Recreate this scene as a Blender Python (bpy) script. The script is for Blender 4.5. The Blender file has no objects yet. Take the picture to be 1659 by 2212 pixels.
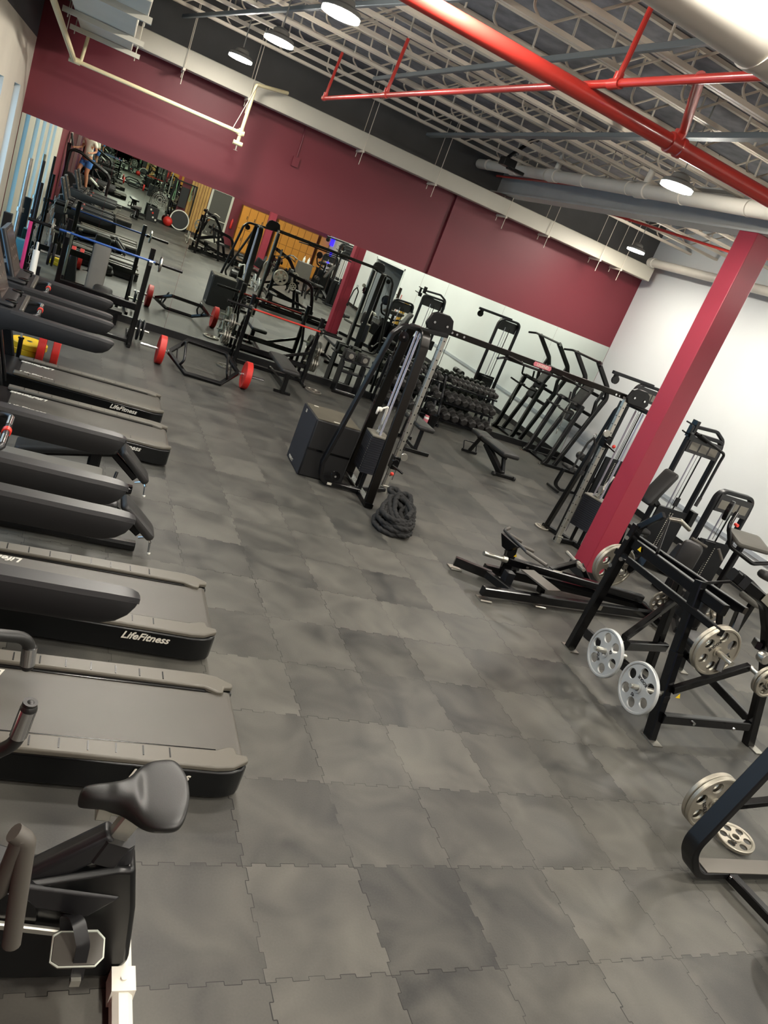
import bpy, bmesh, math, random
from mathutils import Vector as V, Matrix, Euler
random.seed(7)
PI=math.pi
COL=bpy.context.scene.collection
sc=bpy.context.scene
def rgb(h,a=1):
    h=h.lstrip('#'); c=[int(h[i:i+2],16)/255 for i in (0,2,4)]
    return tuple((x/12.92 if x<=.04045 else ((x+.055)/1.055)**2.4) for x in c)+(a,)
# ---------------------------------------------------------------- materials
def mat(name,col,rough=.5,metal=0,bump=0,bscale=60,var=0,vscale=6,spec=.5,coat=0,emit=None,es=0):
    m=bpy.data.materials.new(name); m.use_nodes=True; nt=m.node_tree; b=nt.nodes['Principled BSDF']
    c=rgb(col) if isinstance(col,str) else col
    b.inputs['Base Color'].default_value=c; b.inputs['Roughness'].default_value=rough; b.inputs['Metallic'].default_value=metal
    b.inputs['Specular IOR Level'].default_value=spec; b.inputs['Coat Weight'].default_value=coat
    tc=nt.nodes.new('ShaderNodeTexCoord')
    if var:
        n=nt.nodes.new('ShaderNodeTexNoise'); n.inputs['Scale'].default_value=vscale; n.inputs['Detail'].default_value=4
        r=nt.nodes.new('ShaderNodeValToRGB'); r.color_ramp.elements[0].position=.3; r.color_ramp.elements[1].position=.7
        r.color_ramp.elements[0].color=tuple(x*(1-var) for x in c[:3])+(1,); r.color_ramp.elements[1].color=tuple(min(1,x*(1+var)) for x in c[:3])+(1,)
        nt.links.new(tc.outputs['Object'],n.inputs['Vector']); nt.links.new(n.outputs['Fac'],r.inputs['Fac']); nt.links.new(r.outputs['Color'],b.inputs['Base Color'])
    if bump:
        n=nt.nodes.new('ShaderNodeTexNoise'); n.inputs['Scale'].default_value=bscale; n.inputs['Detail'].default_value=3
        bp=nt.nodes.new('ShaderNodeBump'); bp.inputs['Strength'].default_value=bump; bp.inputs['Distance'].default_value=.002
        nt.links.new(tc.outputs['Object'],n.inputs['Vector']); nt.links.new(n.outputs['Fac'],bp.inputs['Height']); nt.links.new(bp.outputs['Normal'],b.inputs['Normal'])
    if emit: b.inputs['Emission Color'].default_value=rgb(emit); b.inputs['Emission Strength'].default_value=es
    return m
M={}
def dm(k,*a,**kw): M[k]=mat(k,*a,**kw)
dm('black_gloss','#060607',.2,0,.05,300,spec=.4)
dm('black_satin','#0b0b0c',.34,0,.05,300,spec=.35)
dm('black_matte','#0e0e0f',.55,0,.1,200)
dm('bronze_black','#1a1815',.3,.55)
dm('graphite','#17181b',.4,.2,.05,300,spec=.35)
dm('vinyl','#201f1e',.46,0,.15,400,var=.08)
dm('vinyl_dark','#1a1a19',.40,0,.15,400)
dm('belt','#4b4842',.36,0,.3,500,var=.08,vscale=3)  # belt colour lightened to hold its grazing reflection
dm('rail_plastic','#5a564d',.42,0,.1,500)
dm('body_plastic','#08090a',.28,0,.05,400,spec=.4)
dm('arm_plastic','#1b1b1d',.4,0,.1,400)
dm('arm_side','#08080a',.6,0,.1,400)
dm('screen','#4b403a',.15,0)
dm('screen_icon','#6e5f57',.4)
dm('chrome','#d8d8d8',.12,1)
dm('chrome_satin','#c4c2b8',.32,.9)
dm('steel_dull','#a8a59b',.33,1,var=.15,vscale=12)
dm('rod_white','#c9c9d6',.25,.6)
dm('plate_silver','#a29d90',.42,.75,.25,120,var=.06,vscale=10)
dm('plate_light','#b7bab9',.45,.5,.2,120,var=.04,vscale=10)
dm('letter_black','#141414',.5)
dm('letter_white','#d8d4c8',.5)
dm('red_rubber','#c62a22',.45,0,.2,120,var=.06)
dm('yellow_rubber','#e0b416',.45,0,.2,120,var=.06)
dm('black_rubber','#1a1a1a',.6,0,.2,120)
dm('red_paint','#c43a2c',.35)
dm('blue_bar','#2f5496',.3,.1)
dm('red_bar','#c8382c',.35,.1)
dm('pink','#e0408a',.5)
dm('teal','#2d6a78',.6)
dm('grey_pad','#4d4b45',.6,0,.2,300)
dm('grey_foot','#5f5b54',.4,.5)
dm('plyo_navy','#15171f',.6,0,.3,200)
dm('plyo_black','#0e0e0f',.55,0,.3,200)
dm('plyo_top','#4a4538',.7,0,.2,200,var=.1)
dm('rope','#0f0f0f',.8,0,.6,500)
dm('hexrub','#242220',.6,0,.3,150,var=.08)
dm('maroon','#6e222e',.5,0,.06,30,var=.04,vscale=1.2)
dm('pillar_lit_red','#962c3e',.42,0,.05,30)  # column red set brighter than the wall, light and haze in the colour
dm('white_wall','#dde1e0',.6,0,.08,40,var=.02,vscale=1)
dm('grey_wall','#a9b0b6',.6,0,.08,40,var=.02,vscale=1)
dm('panel_wall','#c4beb0',.7,0,.3,20,var=.05,vscale=1.5)
dm('dark_wall','#3b3d40',.8); dm('upper_grey','#4c4c4b',.8,var=.1,vscale=2)
dm('base_black','#121314',.4)
dm('duct_white','#bdb9ab',.55,0,.1,20,var=.05,vscale=1.5)
dm('pipe_white','#c9c4b8',.5,0,.1,30,var=.04,vscale=3)
dm('pipe_cream','#cfc49e',.5)
dm('joist','#cfc6b6',.6)
dm('ibeam','#aaaaa6',.6,var=.05,vscale=3)
dm('strut_grey','#6d7476',.5,.3)
dm('pipe_red','#b3342c',.28,0,coat=.4)
dm('deck','#7c7c80',.85,0,.5,8,var=.28,vscale=5)
dm('orange_locker','#cf8a2a',.5,0,var=.05,vscale=2)
dm('locker_gap','#8a5a1e',.7)
dm('door_frame','#c9c6b8',.5)
dm('wood_slat','#b98f4e',.6,var=.12,vscale=3)
dm('skin','#b07a5c',.55)
dm('shirt','#e2ddcc',.8); dm('shorts','#4f86d0',.8); dm('shoe_red','#c4452f',.6); dm('hair','#2a1e17',.7)
dm('sticker_white','#c8c4b6',.5); dm('sticker_yellow','#d8b81c',.5); dm('sticker_grey','#6f6c62',.5)
dm('red_knob','#d8392c',.35); dm('pink_label','#c8727c',.5); dm('blue_label','#5a78c8',.5)
dm('green_strap','#7fae84',.6); dm('fan_metal','#b7b6ae',.35,.8); dm('amber','#a8822a',.4)
dm('white_plastic','#dcdad0',.4); dm('cream_foam','#a59c7c',.8)
dm('bike_grey','#4c4842',.5); dm('pedal_white','#c9cec2',.5)
dm('lamp_body','#8e8e8a',.5,.5)
dm('screen_blue','#1a10c0',.4,emit='#1a10e0',es=2.5)
dm('lamp','#ffffff',.5,emit='#fff8ec',es=140)
def glassmat():
    m=bpy.data.materials.new('window_glass'); m.use_nodes=True; nt=m.node_tree; b=nt.nodes['Principled BSDF']
    nt.nodes.remove(b); o=nt.nodes['Material Output']
    g=nt.nodes.new('ShaderNodeBsdfGlossy'); g.inputs['Roughness'].default_value=.02
    t=nt.nodes.new('ShaderNodeBsdfTransparent'); t.inputs['Color'].default_value=(.8,.9,.95,1)
    mx=nt.nodes.new('ShaderNodeMixShader'); mx.inputs[0].default_value=.08
    nt.links.new(t.outputs[0],mx.inputs[1]); nt.links.new(g.outputs[0],mx.inputs[2]); nt.links.new(mx.outputs[0],o.inputs['Surface'])
    M['window_glass']=m
glassmat()
def mirrormat():
    m=bpy.data.materials.new('mirror'); m.use_nodes=True; nt=m.node_tree; b=nt.nodes['Principled BSDF']
    b.inputs['Base Color'].default_value=(.80,.87,.81,1); b.inputs['Metallic'].default_value=1; b.inputs['Roughness'].default_value=.0
    M['mirror']=m
mirrormat()
def floormat():
    m=bpy.data.materials.new('rubber_tiles'); m.use_nodes=True; nt=m.node_tree; L=nt.links; b=nt.nodes['Principled BSDF']
    def N(t,**k):
        n=nt.nodes.new(t)
        for a,v in k.items(): setattr(n,a,v)
        return n
    def math_(op,a,bb=None,c=None):
        n=N('ShaderNodeMath',operation=op)
        for i,x in enumerate((a,bb,c)):
            if x is None: continue
            if isinstance(x,(int,float)): n.inputs[i].default_value=x
            else: L.new(x,n.inputs[i])
        return n.outputs[0]
    g=N('ShaderNodeNewGeometry'); sp=N('ShaderNodeSeparateXYZ'); L.new(g.outputs['Position'],sp.inputs[0])
    x=math_('SUBTRACT',math_('DIVIDE',sp.outputs[0],.61),2); y=math_('SUBTRACT',math_('DIVIDE',sp.outputs[1],.61),8)
    a=0.0209; ca,sa=math.cos(a),math.sin(a)
    i=math_('ADD',math_('ADD',math_('MULTIPLY',x,ca),math_('MULTIPLY',y,sa)),102)
    j=math_('ADD',math_('DIVIDE',math_('ADD',math_('SUBTRACT',math_('MULTIPLY',y,ca),math_('MULTIPLY',x,sa)),8),.9955),100)
    # interlocking teeth: square wave offsets
    def teeth(u,amp,ph):
        s=math_('SINE',math_('MULTIPLY',math_('ADD',u,ph),2*PI*4)); return math_('MULTIPLY',math_('MULTIPLY',math_('SIGN',s),1),amp)
    i2=math_('ADD',i,teeth(j,.015,.03)); j2=math_('ADD',j,teeth(i,.015,.06))
    def dist(u): return math_('ABSOLUTE',math_('SUBTRACT',math_('FRACT',math_('ADD',u,.5)),.5))
    di,dj=dist(i2),dist(j2)
    ci,cj=math_('FLOOR',i2),math_('FLOOR',j2)
    cb=N('ShaderNodeCombineXYZ'); L.new(ci,cb.inputs[0]); L.new(cj,cb.inputs[1])
    wn=N('ShaderNodeTexWhiteNoise',noise_dimensions='3D'); L.new(cb.outputs[0],wn.inputs['Vector'])
    # seam strength varies along the floor
    ns=N('ShaderNodeTexNoise'); ns.inputs['Scale'].default_value=1.6; L.new(g.outputs['Position'],ns.inputs['Vector'])
    wid=math_('MULTIPLY',math_('SUBTRACT',ns.outputs['Fac'],.30),.0135)
    def jump(d0,u,ph): 
        s=math_('ABSOLUTE',math_('SINE',math_('MULTIPLY',math_('ADD',u,ph),2*PI*4)))
        return math_('MULTIPLY',math_('LESS_THAN',d0,.015),math_('LESS_THAN',s,math_('MULTIPLY',wid,25)))
    jm=math_('MAXIMUM',jump(dist(i),j,.03),jump(dist(j),i,.06))
    seam=math_('MAXIMUM',jm,math_('MAXIMUM',math_('LESS_THAN',di,wid),math_('LESS_THAN',dj,wid)))
    # cloudy streaks, shifted per tile: floor sheen painted into the colour
    off=N('ShaderNodeVectorMath',operation='MULTIPLY_ADD'); L.new(wn.outputs['Color'],off.inputs[0]); off.inputs[1].default_value=(9,9,9); L.new(g.outputs['Position'],off.inputs[2])
    n1=N('ShaderNodeTexNoise'); n1.inputs['Scale'].default_value=2.4; n1.inputs['Detail'].default_value=2; n1.inputs['Distortion'].default_value=.6; n1.inputs['Roughness'].default_value=.55; L.new(off.outputs[0],n1.inputs['Vector'])
    n2=N('ShaderNodeTexNoise'); n2.inputs['Scale'].default_value=90; n2.inputs['Detail'].default_value=3; L.new(g.outputs['Position'],n2.inputs['Vector'])
    v=math_('ADD',math_('ADD',math_('MULTIPLY',wn.outputs['Value'],.26),math_('MULTIPLY',n1.outputs['Fac'],.9)),math_('MULTIPLY',n2.outputs['Fac'],.12))
    rp=N('ShaderNodeValToRGB'); L.new(v,rp.inputs['Fac'])
    rp.color_ramp.elements[0].position=.35; rp.color_ramp.elements[0].color=rgb('#2c2c2b'); rp.color_ramp.elements[1].position=.92; rp.color_ramp.elements[1].color=rgb('#5a5852')
    mx=N('ShaderNodeMix',data_type='RGBA'); L.new(seam,mx.inputs[0]); L.new(rp.outputs['Color'],mx.inputs[6]); mx.inputs[7].default_value=rgb('#1c1b1a')
    L.new(mx.outputs[2],b.inputs['Base Color'])
    rr=math_('ADD',math_('MULTIPLY',n1.outputs['Fac'],.22),.36); L.new(rr,b.inputs['Roughness']); b.inputs['Specular IOR Level'].default_value=.28
    bp=N('ShaderNodeBump'); bp.inputs['Strength'].default_value=.25; bp.inputs['Distance'].default_value=.002
    hh=math_('SUBTRACT',n2.outputs['Fac'],math_('MULTIPLY',seam,2)); L.new(hh,bp.inputs['Height']); L.new(bp.outputs['Normal'],b.inputs['Normal'])
    M['floor']=m
floormat()
# ---------------------------------------------------------------- mesh helpers
def fil(pts,r,n=6,closed=False):
    pts=[V(p) for p in pts]; out=[]; N=len(pts)
    for i,p in enumerate(pts):
        if r<=0 or (not closed and i in (0,N-1)): out.append(p); continue
        a=pts[i-1]-p; b=pts[(i+1)%N]-p; la,lb=a.length,b.length
        a.normalize(); b.normalize(); ang=a.angle(b)
        if ang>PI-.02: out.append(p); continue
        d=min(r/math.tan(ang/2),la*.48,lb*.48); rr=d*math.tan(ang/2)
        c=p+(a+b).normalized()*(rr/math.sin(ang/2)); s=p+a*d-c; e=p+b*d-c; w=s.angle(e) if s.length>1e-6 else 0
        for k in range(n+1):
            t=k/n
            q=(s*math.sin((1-t)*w)+e*math.sin(t*w))/math.sin(w) if w>1e-4 else s
            out.append(c+q)
    return out
class MB:
    def __init__(s): s.bm=bmesh.new()
    def add(s,vs,fs):
        b=[s.bm.verts.new(v) for v in vs]
        for f in fs:
            try: s.bm.faces.new([b[i] for i in f])
            except ValueError: pass
        return s
    def box(s,x,y,z,sx,sy,sz,rot=None,top=None):
        hx,hy,hz=sx/2,sy/2,sz/2; tx,ty=(top or (1,1)); vs=[]
        for dz,kx,ky in ((-hz,1,1),(hz,tx,ty)):
            for dx,dy in ((-hx,-hy),(hx,-hy),(hx,hy),(-hx,hy)): vs.append(V((dx*kx,dy*ky,dz)))
        if rot is not None:
            R=rot if isinstance(rot,Matrix) else Euler(rot).to_matrix(); vs=[R@v for v in vs]
        vs=[v+V((x,y,z)) for v in vs]
        return s.add(vs,[(3,2,1,0),(4,5,6,7),(0,1,5,4),(1,2,6,5),(2,3,7,6),(3,0,4,7)])
    def b2(s,x0,x1,y0,y1,z0,z1): return s.box((x0+x1)/2,(y0+y1)/2,(z0+z1)/2,abs(x1-x0),abs(y1-y0),abs(z1-z0))
    def sweep(s,pts,sec,n0=None,closed=False,cap=True):
        pts=[V(p) for p in pts]; N=len(pts); T=[]
        for i in range(N):
            a=(pts[i]-pts[i-1]) if (i>0 or closed) else (pts[1]-pts[0]); b=(pts[(i+1)%N]-pts[i]) if (i<N-1 or closed) else (pts[-1]-pts[-2])
            a=a.normalized(); b=b.normalized(); t=(a+b); t=t.normalized() if t.length>1e-6 else a; T.append((t,max(.35,t.dot(a))))
        u=V(n0) if n0 is not None else (V((0,0,1)).cross(T[0][0]) if abs(T[0][0].z)<.95 else V((0,1,0)))
        rings=[]; 
        for i,(t,k) in enumerate(T):
            u=(u-t*u.dot(t)); u=u.normalized() if u.length>1e-6 else t.orthogonal().normalized(); v=t.cross(u)
            rings.append([s.bm.verts.new(pts[i]+u*a+v*(b/k if n0 is not None else b)) for a,b in sec])
            if n0 is not None: u=V(n0)
        m=len(sec); R=range(N if closed else N-1)
        for i in R:
            A,B=rings[i],rings[(i+1)%N]
            for j in range(m):
                try: s.bm.faces.new((A[j],A[(j+1)%m],B[(j+1)%m],B[j]))
                except ValueError: pass
        if cap and not closed: s.bm.faces.new(rings[0][::-1]); s.bm.faces.new(rings[-1])
        return s
    def tube(s,pts,r,seg=10,fillet=0,closed=False,fn=6):
        return s.sweep(fil(pts,fillet,fn,closed),[(r*math.cos(2*PI*k/seg),r*math.sin(2*PI*k/seg)) for k in range(seg)],None,closed)
    def bar(s,pts,w,h,n=(0,1,0),fillet=0,closed=False,fn=6,c=0):
        a,b=w/2,h/2
        sec=[(-a,-b),(a,-b),(a,b),(-a,b)]
        if c: sec=[(-a+c,-b),(a-c,-b),(a,-b+c),(a,b-c),(a-c,b),(-a+c,b),(-a,b-c),(-a,-b+c)]
        return s.sweep(fil(pts,fillet,fn,closed),sec,n,closed)
    def beam(s,p,q,w,h=None):
        p,q=V(p),V(q); t=(q-p).normalized(); n=V((0,0,1)).cross(t)
        if n.length<.05: n=V((0,1,0))
        return s.bar([p,q],w,h or w,n,c=min(w,h or w)*.12)
    def cyl(s,p,q,r,r2=None,seg=16):
        p,q=V(p),V(q); t=(q-p).normalized(); u=t.orthogonal().normalized(); v=t.cross(u); r2=r if r2 is None else r2
        A=[s.bm.verts.new(p+(u*math.cos(2*PI*k/seg)+v*math.sin(2*PI*k/seg))*r) for k in range(seg)]
        B=[s.bm.verts.new(q+(u*math.cos(2*PI*k/seg)+v*math.sin(2*PI*k/seg))*r2) for k in range(seg)]
        for k in range(seg): s.bm.faces.new((A[k],A[(k+1)%seg],B[(k+1)%seg],B[k]))
        s.bm.faces.new(A[::-1]); s.bm.faces.new(B); return s
    def lathe(s,prof,o,ax,seg=32,closed=False):
        o=V(o); ax=V(ax).normalized(); u=ax.orthogonal().normalized(); v=ax.cross(u); R=[]
        for r,h in prof: R.append([s.bm.verts.new(o+ax*h+(u*math.cos(2*PI*k/seg)+v*math.sin(2*PI*k/seg))*max(r,1e-4)) for k in range(seg)])
        n=len(R)
        for i in range(n if closed else n-1):
            A,B=R[i],R[(i+1)%n]
            for k in range(seg): s.bm.faces.new((A[k],A[(k+1)%seg],B[(k+1)%seg],B[k]))
        if not closed:
            s.bm.faces.new(R[0][::-1]); s.bm.faces.new(R[-1])
        return s
    def ell(s,c,r,rot=None,nu=20,nv=12):
        c=V(c); R=Euler(rot).to_matrix() if rot else Matrix.Identity(3); rows=[]
        top=s.bm.verts.new(c+R@V((0,0,r[2]))); bot=s.bm.verts.new(c+R@V((0,0,-r[2])))
        for i in range(1,nv):
            th=PI*i/nv; rows.append([s.bm.verts.new(c+R@V((r[0]*math.sin(th)*math.cos(2*PI*k/nu),r[1]*math.sin(th)*math.sin(2*PI*k/nu),r[2]*math.cos(th)))) for k in range(nu)])
        for k in range(nu):
            s.bm.faces.new((top,rows[0][k],rows[0][(k+1)%nu])); s.bm.faces.new((bot,rows[-1][(k+1)%nu],rows[-1][k]))
            for i in range(len(rows)-1): s.bm.faces.new((rows[i][k],rows[i+1][k],rows[i+1][(k+1)%nu],rows[i][(k+1)%nu]))
        return s
    def prism(s,outline,d,holes=(),o=(0,0,0),u=(1,0,0),v=(0,1,0)):
        # planar outline (with holes) extruded by d along u x v
        o,u,v=V(o),V(u).normalized(),V(v).normalized(); n=u.cross(v)
        es=[]; bm=bmesh.new()
        for lp in [outline]+list(holes):
            vs=[bm.verts.new(o+u*a+v*b) for a,b in lp]
            es+=[bm.edges.new((vs[i],vs[(i+1)%len(vs)])) for i in range(len(vs))]
        if holes: bmesh.ops.triangle_fill(bm,edges=es,use_beauty=True,use_dissolve=False,normal=n)
        else: bm.faces.new(bm.verts[:])
        fs=bm.faces[:]; r=bmesh.ops.extrude_face_region(bm,geom=fs)
        bmesh.ops.translate(bm,verts=[g for g in r['geom'] if isinstance(g,bmesh.types.BMVert)],vec=n*d)
        me=bpy.data.meshes.new('t'); bm.to_mesh(me); bm.free(); s.bm.from_mesh(me); bpy.data.meshes.remove(me); return s
    def pad(s,x,y,z,sx,sy,sz,rot=None,r=.02,tp=(1,1)):
        # upholstered slab: box with rounded rim, slightly crowned
        R=(rot if isinstance(rot,Matrix) else Euler(rot).to_matrix()) if rot is not None else Matrix.Identity(3)
        r=min(r,sz*.45); lay=[]
        prof=[(r,-sz/2),(.3*r,-sz/2+.3*r),(0,-sz/2+r),(0,sz/2-r),(.3*r,sz/2-.3*r),(r,sz/2),(r*2.5,sz/2+r*.12)]
        def ring(inset,h):
            a,b=sx/2-inset,sy/2-inset; c=min(a,b,max(r*1.6,.012)); pts=[]
            for qx,qy,st in ((a-c,b-c,0),(-a+c,b-c,1),(-a+c,-b+c,2),(a-c,-b+c,3)):
                for k in range(5):
                    t=(st+k/4)*PI/2; px,py=qx+c*math.cos(t),qy+c*math.sin(t)
                    f=1+(tp[1]-1)*(.5+px/sx); pts.append(V((px,py*f,h)))
            return [s.bm.verts.new(R@p+V((x,y,z))) for p in pts]
        for i,h in prof: lay.append(ring(i,h))
        m=20
        for A,B in zip(lay,lay[1:]):
            for k in range(m): s.bm.faces.new((A[k],A[(k+1)%m],B[(k+1)%m],B[k]))
        s.bm.faces.new(lay[0][::-1]); s.bm.faces.new(lay[-1]); return s
def circ(r,n=24,cx=0,cy=0,a0=0): return [(cx+r*math.cos(a0+2*PI*k/n),cy+r*math.sin(a0+2*PI*k/n)) for k in range(n)]
ROOTW={}
def root_of(o):
    while o.parent: o=o.parent
    return o
def finish(me,ang=35):
    bm=bmesh.new(); bm.from_mesh(me); bmesh.ops.recalc_face_normals(bm,faces=bm.faces[:])
    for f in bm.faces: f.smooth=True
    for e in bm.edges:
        if len(e.link_faces)==2 and e.calc_face_angle(0)>math.radians(ang): e.smooth=False
    bm.to_mesh(me); bm.free()
def part(name,mb,m,parent=None,bevel=0,label=None,kind=None,ang=35):
    me=bpy.data.meshes.new(name)
    if parent is not None:
        off=ROOTW.get(root_of(parent).name)
        if off is not None: bmesh.ops.translate(mb.bm,verts=mb.bm.verts[:],vec=-V(off))
    mb.bm.to_mesh(me); mb.bm.free(); finish(me,ang)
    me.materials.append(M[m] if isinstance(m,str) else m)
    o=bpy.data.objects.new(name,me); COL.objects.link(o)
    if parent is not None: o.parent=parent
    if label: o['label']=label
    if kind: o['kind']=kind
    if bevel:
        bv=o.modifiers.new('bevel','BEVEL'); bv.width=bevel; bv.segments=2; bv.limit_method='ANGLE'; bv.angle_limit=math.radians(40)
    return o
def thing(name,label,cat,loc=(0,0,0),rotz=0,group=None,world=False):
    o=bpy.data.objects.new(name,None); COL.objects.link(o); o.empty_display_size=.1
    o.location=loc; o.rotation_euler=(0,0,rotz); o['label']=label; o['category']=cat
    if group: o['group']=group
    if world: ROOTW[o.name]=tuple(loc)
    return o
def solo(name,mb,m,label,cat,group=None,bevel=0,kind=None,loc=None,ang=35):
    if loc is not None: bmesh.ops.translate(mb.bm,verts=mb.bm.verts[:],vec=-V(loc))
    o=part(name,mb,m,None,bevel,label,kind,ang); o['category']=cat
    if loc is not None: o.location=loc
    if group: o['group']=group
    return o
def struct(name,mb,m,parent=None,ang=35): return part(name,mb,m,parent,kind='structure' if parent is None else None,ang=ang)
def dup(root,loc,rotz=None,label=None,group=None):
    def cp(o,par):
        c=o.copy(); COL.objects.link(c); c.parent=par
        for ch in list(o.children): cp(ch,c)
        return c
    kids=list(root.children); r=root.copy(); COL.objects.link(r); r.location=loc
    if rotz is not None: r.rotation_euler=(0,0,rotz)
    for ch in kids: cp(ch,r)
    if label: r['label']=label
    if group: r['group']=group
    return r
def text(s,size,mtx,m,parent,name='lettering',depth=.001,shear=0,label=None,bold=0):
    cu=bpy.data.curves.new('txt','FONT'); cu.body=s; cu.size=size; cu.extrude=depth; cu.align_x='CENTER'; cu.align_y='CENTER'; cu.shear=shear; cu.offset=bold; cu.resolution_u=3
    t=bpy.data.objects.new('txt',cu); COL.objects.link(t); bpy.context.view_layer.update()
    me=bpy.data.meshes.new_from_object(t.evaluated_get(bpy.context.evaluated_depsgraph_get())); bpy.data.objects.remove(t); bpy.data.curves.remove(cu)
    me.transform(mtx)
    off=ROOTW.get(root_of(parent).name)
    if off is not None: me.transform(Matrix.Translation(-V(off)))
    me.materials.clear(); me.materials.append(M[m]); o=bpy.data.objects.new(name,me); COL.objects.link(o); o.parent=parent
    if label: o['label']=label
    return o
def fr(o,x,y):
    # frame matrix with origin o, text x axis, text y axis
    x=V(x).normalized(); y=V(y); y=(y-x*y.dot(x)).normalized(); z=x.cross(y)
    return Matrix(((x.x,y.x,z.x,o[0]),(x.y,y.y,z.y,o[1]),(x.z,y.z,z.z,o[2]),(0,0,0,1)))
# ================================================================ SETTING
XL,XR,YW,YB,ZC,ZT=-2.606,9.54,12.614,-12.6,5.45,2.706
struct('floor',MB().b2(XL-.2,XR+3.2,YB-.2,YW+.2,-.1,0),'floor')
struct('ceiling',MB().b2(XL-.2,XR+.2,YB-.2,YW+.2,ZC,ZC+.12),'deck')
wr=struct('wall_right',MB().b2(XR,XR+.15,-1.0,YW+.2,0,ZC).b2(XR,XR+.15,-4.5,-1.0,2.3,ZC).b2(XR,XR+.15,YB-.2,-4.5,0,ZC),'white_wall')
part('chair_rail',MB().b2(XR-.022,XR,-1.0,YW-.05,.59,.66),'grey_wall',wr,label='grey wall guard rail')
struct('trim_1',MB().b2(XR-.03,XR+.18,-1.08,-1.0,0,2.38).b2(XR-.03,XR+.18,-4.58,-4.5,0,2.38).b2(XR-.03,XR+.18,-4.58,-1.0,2.3,2.38),'white_wall')
struct('wall_side_room',MB().b2(XR+.15,XR+3.1,-1.0,-.88,0,2.8).b2(XR+.15,XR+3.1,-4.62,-4.5,0,2.8).b2(XR+3,XR+3.1,-4.6,-.9,0,2.8).b2(XR+.15,XR+3.1,-4.6,-.9,2.8,2.9),'grey_wall')
struct('baseboard_right',MB().b2(XR-.02,XR,-1.0,YW,0,.12).b2(XR-.02,XR,YB,-4.6,0,.12),'base_black')
# mirror wall
struct('wall_far',MB().b2(XL-.2,4.71,YW,YW+.2,0,ZC).b2(4.71,4.81,YW+.06,YW+.2,0,ZC).b2(4.81,XR+.2,YW,YW+.2,0,ZC),'maroon')
struct('trim_4',MB().b2(XL,XR,YW-.006,YW,4.46,ZC),'upper_grey')
struct('baseboard_far',MB().b2(XL,XR-.02,YW-.06,YW,0,.125),'base_black')
seams=[XL+.01,-1.13,.34,1.84,3.34,4.76,5.33,6.70,8.08,XR-.012]
names=['left corner by the windows','behind the bench with the blue bar','behind the red plated hex bar','behind the flat bench press','behind the dumbbell block stand','narrow slot between the two halves of the wall','beside the hex dumbbell rack','behind the dumbbell rack end','right corner by the white wall']
names=['wall mirror panel in the left corner next to the windows','wall mirror panel behind the bench with the blue barbell','wall mirror panel left of the red barbell bench','wall mirror panel directly behind the red barbell bench','wall mirror panel behind the small dumbbell block stand','narrow wall mirror strip at the dark groove in the maroon wall','wall mirror panel behind the left end of the hex dumbbell rack','wall mirror panel between dumbbell rack and knee raise tower','wall mirror panel in the right corner against the white wall']
for k in range(9):
    a,b=seams[k]+.0015,seams[k+1]-.0015
    solo('wall_mirror',MB().b2(a,b,YW-.008,YW-.001,.125,ZT),'mirror',names[k],'mirror','floor to head height wall mirrors',loc=((a+b)/2,YW-.004,.125))
solo('junction_box',MB().b2(1.63,1.75,YW-.05,YW,3.56,3.72).tube([(1.69,YW-.015,3.7),(1.69,YW-.015,4.25)],.012,8),'maroon','small maroon painted junction box with conduit on the maroon wall','electrical box',loc=(1.69,YW,3.6))
# left wall with slit windows
wins=[(10.95,11.75),(8.75,9.75),(6.9,7.9),(4.9,5.9),(3.0,4.1)]
w=MB(); ys=[YW+.2]+[v for a,b in wins for v in (b,a)]+[.2]
for i in range(0,len(ys),2): w.b2(XL-.2,XL,ys[i+1],ys[i],0,3.8)
for a,b in wins: w.b2(XL-.2,XL,a,b,0,.35).b2(XL-.2,XL,a,b,3.06,3.8)
struct('wall_left',w,'panel_wall')
struct('trim_2',MB().b2(XL-.2,XL,.2,YW+.2,3.8,ZC),'dark_wall')
struct('wall_left_rear',MB().b2(XL-.2,XL,-5.4,.2,0,ZC).b2(XL-.2,XL,-6.6,-5.4,0,.4).b2(XL-.2,XL,-6.6,-5.4,2.9,ZC).b2(XL-.2,XL,YB-.2,-6.6,0,ZC),'maroon')
struct('baseboard_left',MB().b2(XL,XL+.02,YB,YW-.06,0,.12),'base_black')
for k,(a,b) in enumerate(wins+[(-6.6,-5.4)]):
    f=MB(); z1=3.06 if k<5 else 2.9; z0=.35 if k<5 else .4
    f.b2(XL-.15,XL-.09,a,a+.04,z0,z1).b2(XL-.15,XL-.09,b-.04,b,z0,z1).b2(XL-.15,XL-.09,a,b,z0,z0+.05).b2(XL-.15,XL-.09,a,b,z1-.05,z1)
    f=struct('window_%d'%(k+1),f,'chrome_satin'); part('pane',MB().b2(XL-.125,XL-.119,a+.04,b-.04,z0+.05,z1-.05),'window_glass',f)
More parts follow.
